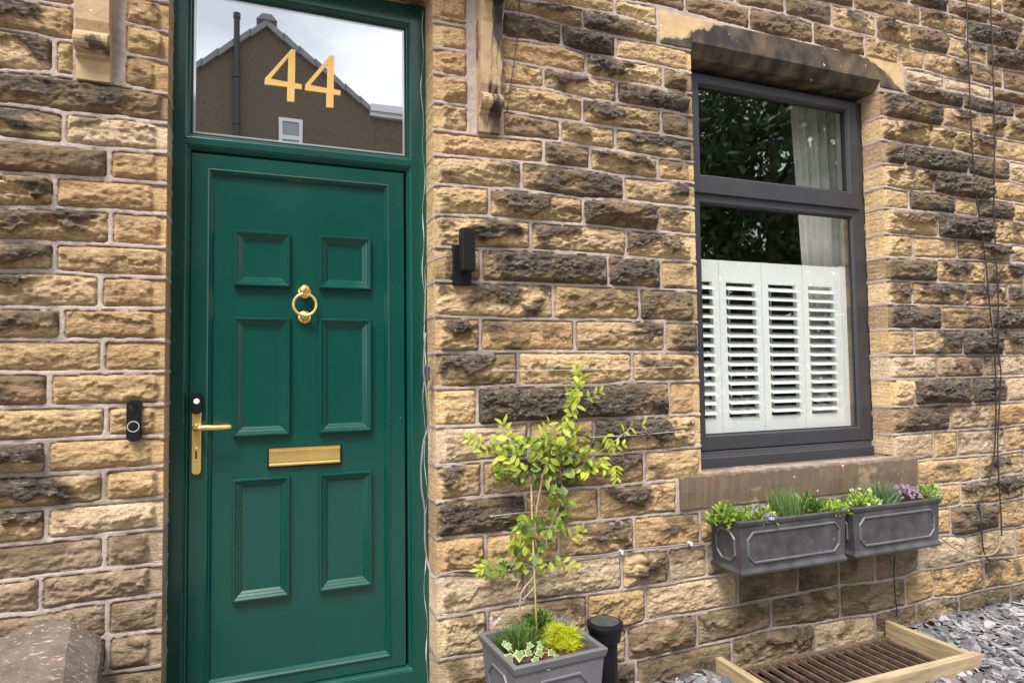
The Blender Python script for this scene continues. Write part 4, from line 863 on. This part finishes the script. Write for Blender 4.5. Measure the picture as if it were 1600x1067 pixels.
for (px, py, an, n_) in ((752,690,2.9,4),(770,700,3.4,3),(790,680,1.8,3),(848,678,1.0,3),(948,680,-1.2,4),(940,715,-1.2,5),(962,728,-1.5,4),(955,700,.3,3),(985,668,.2,2),(975,675,.8,1),(800,830,-.5,4),(765,880,-2.6,4),(880,878,-.4,3),(893,840,.6,3),(905,600,1.7,4),(920,622,.5,3)):
    spray(px, py, an, n_, -.10, YG, MG)
lv.obj('leaves', None, None, vine)
g = G()
def stem(pts, y, r): g.tube(path(pts, y), r, 8)
stem([(812,972),(813,935),(818,920),(830,905),(838,890),(841,870),(836,840),(838,800),(845,760),(850,735),(870,700),(895,660),(905,610)], [-.14]*3+[-.09]*10, .0042)
stem([(818,936),(808,928),(808,915),(813,906)], -.14, .003); stem([(818,936),(832,920),(842,905),(855,906),(866,914)], [-.14,-.11,-.09,-.06,-.04], .0032)
stem([(805,762),(830,785),(845,800),(860,812)], -.08, .0026); stem([(838,740),(870,745),(905,730),(945,700),(975,678),(985,668)], -.08, .0022); stem([(835,750),(800,720),(775,695),(745,690)], -.08, .0022)
stem([(852,870),(855,840),(870,800),(878,770),(875,735)], -.08, .003); stem([(838,890),(815,880),(775,885)], -.09, .0022)
g.obj('stem', BARK, vine, smooth=True)
o = G().tube([(*pot(.02, .28),), Vector((P(831, 800, -.06)[0], -.06, P(831, 800, -.06)[1])), Vector((P(830, 757, -.05)[0], -.05, P(830, 757, -.05)[1]))], .0042, 8).obj('cane', CANE, smooth=True); tag(o, 'straight bamboo cane propping the climbing plant', 'garden cane')
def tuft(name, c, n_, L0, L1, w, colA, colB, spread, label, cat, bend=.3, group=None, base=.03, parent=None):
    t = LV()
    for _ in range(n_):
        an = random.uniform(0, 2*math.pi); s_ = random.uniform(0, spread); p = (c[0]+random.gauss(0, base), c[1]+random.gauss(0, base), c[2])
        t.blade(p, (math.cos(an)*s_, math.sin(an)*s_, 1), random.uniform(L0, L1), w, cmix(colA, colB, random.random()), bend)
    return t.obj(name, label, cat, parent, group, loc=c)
def mound(name, c, R1, h, n_, L0, wr, colA, colB, label, cat, fl=0, flc=None, up=.5, loc=None):
    t = LV()
    for _ in range(n_):
        d = rv(1).normalized(); d.z = abs(d.z); r_ = random.uniform(.45, 1); p = (c[0]+d.x*R1*r_, c[1]+d.y*R1*r_*.8, c[2]+d.z*h*r_)
        dd = Vector((d.x, d.y, d.z+up))+rv(.4); L_ = L0*random.uniform(.6, 1.2); t.leaf(p, dd, d+rv(.4)+Vector((0, 0, .4)), L_, L_*wr, cmix(colA, colB, random.random()), .2, .3)
    for _ in range(fl):
        d = rv(1).normalized(); d.z = abs(d.z)+.25; d.normalize(); t.blob((c[0]+d.x*R1*1.02, c[1]+d.y*R1*.85, c[2]+d.z*h*1.12), .008*random.uniform(.8, 1.3), cmix(flc[0], flc[1], random.random()))
    return t.obj(name, label, cat, loc=c)
LG, PU, WH = (.10, .20, .03), (.36, .22, .40), (.62, .60, .62)
tuft('grassy_perennial', pot(-.42, .30), 420, .05, .125, .0050, (.05, .10, .018), (.15, .25, .05), .75, 'bushy dark green spiky plant at the left of the square planter', 'plant', .35, base=.034)
o = tuft('thrift_plant', pot(-.80, .62), 60, .04, .08, .003, DG, LG, .5, 'small plant with pale pink flower heads on the left rim of the square planter', 'plant', .2, base=.012)
t = LV()
for px, py in ((768,966),(775,971),(771,974),(780,966)):
    x, z = P(px, py, -.20)
    for _ in range(7 if px < 800 else 0): t.blob((x+random.uniform(-.006, .006), -.20, z+random.uniform(-.006, .006)), .005, cmix((.55, .35, .5), WH, random.random()))
t.obj('flower_heads', None, None, o)
mound('feathery_plant', pot(.30, .80, .02), .060, .075, 330, .034, .28, (.07, .14, .02), (.20, .32, .05), 'feathery green plant at the back of the square planter against the wall', 'plant')
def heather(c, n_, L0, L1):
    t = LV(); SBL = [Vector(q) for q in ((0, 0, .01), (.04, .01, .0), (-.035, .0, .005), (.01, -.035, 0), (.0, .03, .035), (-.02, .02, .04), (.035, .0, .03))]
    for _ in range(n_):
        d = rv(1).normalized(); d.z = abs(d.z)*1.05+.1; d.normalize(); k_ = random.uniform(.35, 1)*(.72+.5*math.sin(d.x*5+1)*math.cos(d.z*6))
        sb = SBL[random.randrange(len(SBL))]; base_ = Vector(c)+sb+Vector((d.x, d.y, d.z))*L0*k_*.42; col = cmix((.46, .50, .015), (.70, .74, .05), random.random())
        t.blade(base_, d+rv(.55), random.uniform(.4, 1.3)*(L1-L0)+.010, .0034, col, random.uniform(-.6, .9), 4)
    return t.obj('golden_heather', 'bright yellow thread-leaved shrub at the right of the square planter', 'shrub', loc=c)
heather(pot(.52, -.10, .0), 1900, .080, .104)
t = LV(); iv = pot(-.62, -.62)
def ivyleaf(t, p, nrm, s_, rotn):
    nrm = Vector(nrm).normalized(); a = nrm.orthogonal().normalized(); a = Matrix.Rotation(rotn, 3, nrm)@a; b = nrm.cross(a)
    pts = [(0, -.32), (.46, -.60), (.58, -.10), (1.0, .14), (.56, .40), (.40, .66), (0, 1.25), (-.40, .66), (-.56, .40), (-1.0, .14), (-.58, -.10), (-.46, -.60)]
    for sc2, col, off in ((1, (.50, .52, .27), 0), (.74, (.15, .26, .08), .0012)):
        k_ = len(t.v); c0 = Vector(p)+nrm*(off+.002); t.v.append(tuple(c0)); t.c.append((*col, 1))
        for x, y in pts: t.v.append(tuple(c0+(a*x+b*y)*s_*sc2-nrm*s_*.18*(abs(x))*sc2)); t.c.append((*col, 1))
        for i in range(12): t.f.append((k_, k_+1+i, k_+1+(i+1) % 12))
for (u, v_, h_, s_, r_) in ((-.95,-.30,.055,.018,.3),(-.88,-.75,.050,.026,1.9),(-.60,-1.0,.034,.020,2.7),(-.40,-.85,.045,.020,.9),(-.30,-.62,.05,.016,2.2),(-.12,-.88,.04,.018,1.2),(-.55,-.55,.06,.017,3.4),(-.20,-.42,.05,.013,.2),(-.78,-1.05,.01,.021,2.9),(-1.02,-.55,.03,.022,.1),(-.42,-1.08,.008,.020,3.0),(-.68,-.82,.055,.019,1.5),(-.05,-1.0,.03,.015,1.6),(-.92,.02,.05,.014,.8)):
    ivyleaf(t, pot(u, v_, h_), (random.uniform(-.4, .2), -.8, .9), s_, r_)
o = t.obj('variegated_ivy', 'cream-edged ivy spilling over the front left corner of the square planter', 'ivy', loc=iv)
g = G().tube([pot(-.7, -.5), pot(-.75, -.6, .04), pot(-.88, -.75, .048)], .0018, 6).tube([pot(-.6, -.5), pot(-.5, -.7, .04), pot(-.12, -.88, .038)], .0018, 6).tube([pot(-.65, -.5), pot(-.9, -.4, .04), pot(-.95, -.3, .05)], .0018, 6)
g.obj('ivy_stem', BARK, o)
zs_ = zt_-.03; bxY = -.135
BRG, CHV = (.34, .50, .05), (.16, .30, .06)
def bx_(px, y=bxY): # spot in a window box under image column px
    x = P(px, 790, y)[0]; return (x, y, zs_)
mound('round_leaved_herb', bx_(1132, -.13), .085, .095, 330, .026, .6, (.10, .20, .03), (.34, .48, .07), 'low bright green herb at the left end of the left window box', 'plant')
mound('viola_plant', bx_(1184, -.16), .095, .075, 380, .022, .55, (.22, .34, .06), (.42, .52, .12), 'pale green viola with tiny purple flowers near the left end of the left window box', 'plant', 16, ((.16, .12, .35), (.4, .35, .6)))
tuft('chives', bx_(1226, -.12), 420, .07, .165, .0042, (.07, .15, .03), (.24, .36, .12), .38, 'tall upright grassy plant with pinkish tips in the left window box', 'plant', .12, base=.032)
mound('leafy_plant', bx_(1262, -.12), .088, .088, 330, .028, .55, DG, (.16, .30, .05), 'mid green leafy plant right of the tall grassy one in the left window box', 'plant')
mound('yellow_green_herb', bx_(1296, -.16), .095, .060, 320, .026, .5, (.20, .34, .04), (.42, .54, .08), 'yellow-green trailing herb at the right end of the left window box', 'plant')
mound('white_flowering_herb', bx_(1346, -.15), .100, .095, 400, .022, .55, (.20, .34, .04), (.42, .54, .10), 'bright green plant with small white flowers at the left end of the right window box', 'plant', 14, ((.6, .66, .4), WH))
o = tuft('lavender', bx_(1378, -.12), 480, .06, .150, .0046, (.07, .13, .05), (.20, .30, .13), .75, 'grey-green upright lavender in the middle of the right window box', 'plant', .15, base=.032)
mound('purple_thyme', bx_(1412, -.13), .098, .082, 420, .016, .5, (.05, .04, .04), (.12, .14, .06), 'mound of tiny lilac flowers in the right window box', 'flowers', 120, ((.22, .10, .24), (.55, .36, .56)))
mound('trailing_herb', bx_(1450, -.16), .078, .095, 240, .030, .4, (.20, .32, .07), (.42, .50, .16), 'wispy light green plant trailing over the right end of the right window box', 'plant')

# ------------------------------------------------------------------ black vent pipe, garden wall, grate
px_, py_ = atZ(945, 972, -1.045); vz = -1.045
vpn = thing('vent_pipe', (px_, py_, GZ), 'black plastic pipe with a domed screw cap standing beside the square planter', 'pipe')
G().lathe((px_, py_, GZ-.05), [(.050, 0), (.050, vz-GZ)], 36).obj('pipe', BLACK, vpn, smooth=False)
PIPEC = mat('dusty_black_cap', (.045, .052, .052), .5, vary=.35, vscale=30)
G().lathe((px_, py_, vz-.070), [(.051, -.002), (.062, 0), (.069, .040), (.074, .050), (.076, .064), (.074, .072), (.064, .0755), (.060, .073), (.056, .0735), (.0001, .076)], 44).obj('cap', BLACK, vpn); G().lathe((px_, py_, vz), [(.060, .0062), (.056, .0066), (.0001, .0085)], 44).obj('cap_top', PIPEC, vpn)
for f_ in ('pipe', 'cap'): pass
def lich():
    M = mat('lichened_coping', (.115, .088, .072), .92, vary=.35, vscale=9, bump=1, bscale=45, stretch=(1, 1, 1)); t = M.node_tree; N = t.nodes; L = t.links; b = N['Principled BSDF']
    old = b.inputs['Base Color'].links[0].from_socket; c = N.new('ShaderNodeTexCoord'); q = N.new('ShaderNodeMapping'); q.inputs['Scale'].default_value = (1, 3.2, 2); L.new(c.outputs['Object'], q.inputs[0])
    x = N.new('ShaderNodeTexNoise'); x.inputs['Scale'].default_value = 30; x.inputs['Detail'].default_value = 6; x.inputs['Roughness'].default_value = .75; L.new(q.outputs[0], x.inputs[0])
    r = N.new('ShaderNodeMapRange'); r.inputs[1].default_value = .58; r.inputs[2].default_value = .63; r.inputs[4].default_value = .85; L.new(x.outputs[0], r.inputs[0])
    m_ = N.new('ShaderNodeMix'); m_.data_type = 'RGBA'; L.new(r.outputs[0], m_.inputs['Factor']); L.new(old, m_.inputs[6]); m_.inputs[7].default_value = (.52, .44, .37, 1); L.new(m_.outputs[2], b.inputs['Base Color']); return M
# garden wall whose sloping coping dies into the house
COP = lich()
gw = thing('garden_wall', (-.6, -.6, GZ), 'low garden wall end with lichen-spotted sloping stone coping, left of the door', 'wall')
rA, rB = np.array(P(112, 962, 0)), np.array(P(158, 985, 0)); rC = np.array(P(14, 975, 0))
def slopept(p, t): return (p[0]+.02*t, -t, p[1]-.42*t)
prof0 = [(-1.15, rC[1]-.10), (rC[0]-.03, rC[1]-.03), (rC[0]+.07, rA[1]+.0), (rA[0], rA[1]), (rB[0]-.012, rB[1]+.003), (rB[0], rB[1]-.012), (rB[0], rB[1]-.16), (-1.15, rB[1]-.16)]
pf = []
for i in range(len(prof0)-1):
    (a0, b0), (a1, b1) = prof0[i], prof0[i+1]; n_ = max(1, int(math.hypot(a1-a0, b1-b0)/.016)); pf += [(a0+(a1-a0)*t/n_, b0+(b1-b0)*t/n_) for t in range(n_)]
prof0 = pf+[prof0[-1]]
N_ = 90; v = []; k = len(prof0)
for i in range(N_+1):
    t = -.03+1.25*i/N_
    for x, z in prof0:
        jx = (fbm(np.array([x*14+z*14+3.]), np.array([t*22.]), 2, 5, .62)[0]-.5)*.016
        v.append((x+.17*t*1.0+jx, -t, z-.30*t+jx))
f = [(i*k+a, i*k+(a+1) % k, (i+1)*k+(a+1) % k, (i+1)*k+a) for i in range(N_) for a in range(k)]+[tuple(range(k))[::-1], tuple(range(N_*k, N_*k+k))]
mobj('coping', v, f, COP, gw)
G().prism([(.0, rB[1]-.17), (0, GZ-.1), (-1.25, GZ-.1), (-1.25, rB[1]-.17-.37)], 'x', -1.1, rB[0]-.03).obj('wall_face', DRS, gw)
# cellar grate inside a timber edging
gx0, gx1, gy0, gy1, gt = 2.368, 3.525, -.475, -.022, -1.380
tf = thing('timber_edging', ((gx0+gx1)/2, (gy0+gy1)/2, GZ), 'three-sided edging of new pale timber boards round the rusty grate', 'edging')
def board(x0, x1, y0, y1, z0, z1, mt):
    return G().box(x0, x1, y0, y1, z0, z1).obj('board', mt, tf, bevel=.003)
board(gx0-.01, gx0+.028, gy0+.03, gy1, -1.50, gt-.004, TIMBY); board(gx1-.045, gx1-.010, gy0+.03, gy1, -1.52, gt, TIMBY)
board(gx0-.03, gx1+.020, gy0-.012, gy0+.029, -1.52, gt-.001, TIMB)
gr = thing('cellar_grate', ((gx0+gx1)/2, (gy0+gy1)/2, GZ), 'rusty cast-iron bar grate over a dark pit against the wall', 'grate')
nb = 18; zz = -1.462
for i in range(nb):
    x = gx0+.045+(gx1-gx0-.11)*i/(nb-1); G().box(x-.006, x+.006, gy0+.05, gy1-.03, zz-.022, zz+random.uniform(-.002, .002)).obj('bar', RUST, gr, bevel=.002)
G().box(gx0+.03, gx1-.048, gy0+.03, gy0+.05, zz-.026, zz+.002).box(gx0+.03, gx1-.048, gy1-.03, gy1-.008, zz-.026, zz+.004).obj('rim', RUST, gr, bevel=.002)
# ------------------------------------------------------------------ ground
GR = mat('gravelly_ground', (.13, .115, .10), .95, vary=.35, vscale=14, bump=1, bscale=60)
g = G(); hx0, hx1, hy0, hy1 = gx0+.03, gx1-.05, gy0+.03, gy1-.005; z = GZ-.012; E_ = 60
g.add([(-E_,-E_,z),(E_,-E_,z),(E_,hy0,z),(hx1,hy0,z),(hx0,hy0,z),(-E_,hy0,z)], [(0,1,2,3,4,5)])
g.add([(hx0,hy0,z),(hx0,hy1,z),(-E_,hy1,z),(-E_,hy0,z)], [(0,1,2,3)]); g.add([(hx1,hy0,z),(E_,hy0,z),(E_,hy1,z),(hx1,hy1,z)], [(0,1,2,3)]); g.add([(-E_,hy1,z),(hx0,hy1,z),(hx1,hy1,z),(E_,hy1,z),(E_,E_,z),(-E_,E_,z)], [(0,1,2,3,4,5)])
tag(g.obj('ground', GR), kind='structure')
PAV = mat('pale_paving', (.17, .155, .135), .9, vary=.2, vscale=5, bump=.5, bscale=30)
tag(G().box(-7, 12, -7.5, -1.35, GZ-.05, GZ-.004).obj('path', PAV), kind='structure')
pt_ = G(); pt_.add([(hx0,hy0,z),(hx1,hy0,z),(hx1,hy1,z),(hx0,hy1,z),(hx0,hy0,z-.30),(hx1,hy0,z-.30),(hx1,hy1,z-.30),(hx0,hy1,z-.30)], [(0,1,5,4),(1,2,6,5),(2,3,7,6),(3,0,4,7),(4,5,6,7)])
tag(pt_.obj('pit', PIT), kind='structure')
random.seed(3); v = []; f = []; c = []
def chip(x, y, z, s_):
    k_ = len(v); n_ = random.choice((4, 5, 6)); th = s_*random.uniform(.07, .15); M_ = Matrix.Rotation(random.uniform(0, 6.3), 3, 'Z')@Matrix.Rotation(random.gauss(0, .27), 3, 'X')@Matrix.Rotation(random.gauss(0, .24), 3, 'Y')
    el_ = random.uniform(.4, .8); pol = [(s_*math.cos(2*math.pi*i/n_+random.uniform(-.3, .3))*random.uniform(.7, 1), s_*el_*math.sin(2*math.pi*i/n_+random.uniform(-.3, .3))*random.uniform(.7, 1)) for i in range(n_)]
    for hh in (-th/2, th/2):
        for a, b in pol: q = M_@Vector((a*(1 if hh < 0 else .93), b*(1 if hh < 0 else .93), hh)); v.append((x+q.x, y+q.y, z+q.z))
    b_ = random.choice((.07, .11, .16, .22, .32)); warm = random.uniform(-.012, .016)
    c.extend([((b_+warm)*1.0, b_*.97, b_*1.04, 1)]*(2*n_))
    f.append(tuple(range(k_, k_+n_))[::-1]); f.append(tuple(range(k_+n_, k_+2*n_))); f.extend([(k_+i, k_+(i+1) % n_, k_+n_+(i+1) % n_, k_+n_+i) for i in range(n_)])
cnt = 0
while cnt < 6500:
    x = random.uniform(1.62, 5.6); y = random.uniform(-1.25, -.01)
    if gx0-.03 < x < gx1+.03 and y > gy0-.02: continue
    if x < 2.3 and y < -.75: continue
    if x > 3.4: pass
    elif x > 2.4 and y < -.85: continue
    rise_ = .018*max(0, 1+y/.5) if x > 3.5 else 0
    chip(x, y, GZ+random.uniform(-.008, .016)+rise_, random.uniform(.018, .060)); cnt += 1
o = mobj('slate_chippings', v, f, SLATE, col=c); tag(o, 'blue-grey slate chippings spread on the ground', 'slate chippings', kind='stuff')

# ------------------------------------------------------------------ across the street: seen mirrored in the panes
YH = -13.0
def RF(px, py, Yg=.158):   # where the mirrored sight line through the pane meets the facing gable
    X, Z = P(px, py, Yg); k_ = (Yg+CD+(Yg-YH))/(Yg+CD); return CX+(X-CX)*k_, Z*k_
ap, eR, eL, ee_ = RF(417, 43), RF(585, 178), RF(300, 112), RF(632, 186)
nb_ = thing('neighbour_house', (ap[0], YH, GZ), 'brown-rendered gable house with grey roof edge, mirrored in the glass over the door', 'house')
sL = (ap[1]-eL[1])/(ap[0]-eL[0]); lx_, lz_ = ap[0]-4.4, ap[1]-4.4*sL
gab = [(lx_, GZ), (ap[0]+ (eR[0]-ap[0]), GZ), (eR[0], eR[1]), (ap[0], ap[1]), (lx_, lz_)]
G().prism(gab, 'y', YH, YH-8).obj('wall', RENDER, nb_)
G().box(eR[0]+.001, eR[0]+5, YH-7.9, YH-.02, GZ, ee_[1]-.05).obj('side_wing', RENDER, nb_)
g = G()
for (a, b), sg in (((ap, eR), 1), ((ap, (lx_, lz_)), -1)):   # verge tiles stepping down both slopes
    L2 = math.hypot(b[0]-a[0], b[1]-a[1]); n_ = int(L2/.42); dx_, dz_ = (b[0]-a[0])/n_, (b[1]-a[1])/n_
    for i in range(n_):
        x0, z0 = a[0]+dx_*i, a[1]+dz_*i; x1, z1 = x0+dx_*1.04, z0+dz_*1.04; q = [(x0, z0-.02), (x1, z1-.05), (x1, z1+.10), (x0, z0+.14)]
        if sg < 0: q = q[::-1]
        g.prism(q, 'y', YH+.10, YH-8.1)
g.prism([(ap[0]-.22, ap[1]+.10), (ap[0]+.22, ap[1]+.10), (ap[0]+.10, ap[1]+.24), (ap[0]-.10, ap[1]+.24)], 'y', YH+.13, YH-8.1)
g.obj('roof', RTILE, nb_)
G().box(eR[0]-.1, eR[0]+5.1, YH-8, YH+.12, ee_[1]-.05, ee_[1]+.16).box(eR[0]-.1, eR[0]+5.1, YH+.121, YH+.20, ee_[1]+.05, ee_[1]+.22).obj('fascia', WPVC, nb_)
pa, pb = RF(371, 27), RF(371, 212)
G().tube([(pb[0], YH+.10, GZ), (pa[0], YH+.10, pa[1])], .065, 10).lathe((pa[0], YH+.10, pa[1]), [(.08, -.1), (.08, .02), (.01, .04)], 12).lathe((pa[0], YH+.10, RF(371, 120)[1]), [(.085, -.05), (.085, .05)], 12).lathe((pa[0], YH+.10, RF(371, 195)[1]), [(.085, -.05), (.085, .05)], 12).obj('soil_pipe', mat('grey_pipe', (.03, .03, .035), .5), nb_)
w0, w1 = RF(435, 186), RF(472, 190); wt = RF(453, 186)[1]
wn = G(); wx, wX, wb = w0[0], w1[0], wt-1.95
wn.box(wx, wX, YH+.001, YH+.05, wb, wb+.08).box(wx, wX, YH+.001, YH+.05, wt-.08, wt).box(wx, wx+.08, YH+.001, YH+.05, wb+.08, wt-.08).box(wX-.08, wX, YH+.001, YH+.05, wb+.08, wt-.08).box(wx+.08, wX-.08, YH+.001, YH+.045, wt-.52, wt-.42)
wn = wn.obj('window', WPVC, nb_); G().box(wx+.081, wX-.081, YH+.0005, YH+.02, wb+.081, wt-.081).obj('pane', mat('blind', (.30, .31, .33), .4, vary=.2, vscale=3, stretch=(1, 1, 14)), wn)
# a leafy tree across the street
def tree(x, y, h, R1, seed, label):
    random.seed(seed); t = thing('broadleaf_tree', (x, y, GZ), label, 'tree'); g = G()
    g.tube([(x, y, GZ-.1), (x+.1, y, GZ+1.2), (x-.05, y+.1, GZ+2.6), (x+.1, y, GZ+h*.6), (x, y, GZ+h*.85)], [.30, .22, .17, .12, .03], 12)
    for i in range(16):
        a = random.uniform(0, 6.3); z = GZ+random.uniform(1.6, h*.65); r_ = R1*random.uniform(.5, .85); g.tube([(x, y, z), (x+math.cos(a)*r_*.5, y+math.sin(a)*r_*.5, z+.8), (x+math.cos(a)*r_, y+math.sin(a)*r_, z+1.5)], [.09, .05, .015], 7)
    g.obj('trunk', mat('tree_bark', (.09, .07, .05), .9, vary=.3, vscale=12, bump=1, bscale=30), t)
    q = LV(); cl = []
    for _ in range(165):
        d = rv(1).normalized(); r_ = random.uniform(.35, 1)**.6; cl.append((x+d.x*R1*r_, y+d.y*R1*r_, GZ+h*.50+d.z*h*.50*r_, random.uniform(.5, 1.0)))
    for cx_, cy_, cz_, cr_ in cl:
        for _ in range(150):
            p = Vector((cx_, cy_, cz_))+rv(cr_*.45); L_ = random.uniform(.16, .27); q.leaf(p, rv(1)+Vector((0, 0, -.5)), rv(1)+Vector((0, 0, 1)), L_, L_*.5, cmix((.030, .065, .014), (.075, .13, .03), random.random()), .3, .2)
    q.obj('crown', None, None, t)
def RFw(px, py, Yt): X, Z = P(px, py, .145); k_ = (.145+CD+(.145-Yt))/(.145+CD); return CX+(X-CX)*k_, Z*k_
tx, tz = RFw(1190, 260, -9.5)
tree(tx+.3, -9.5, 9.5, 3.4, 5, 'dark leafy tree mirrored in the window panes')
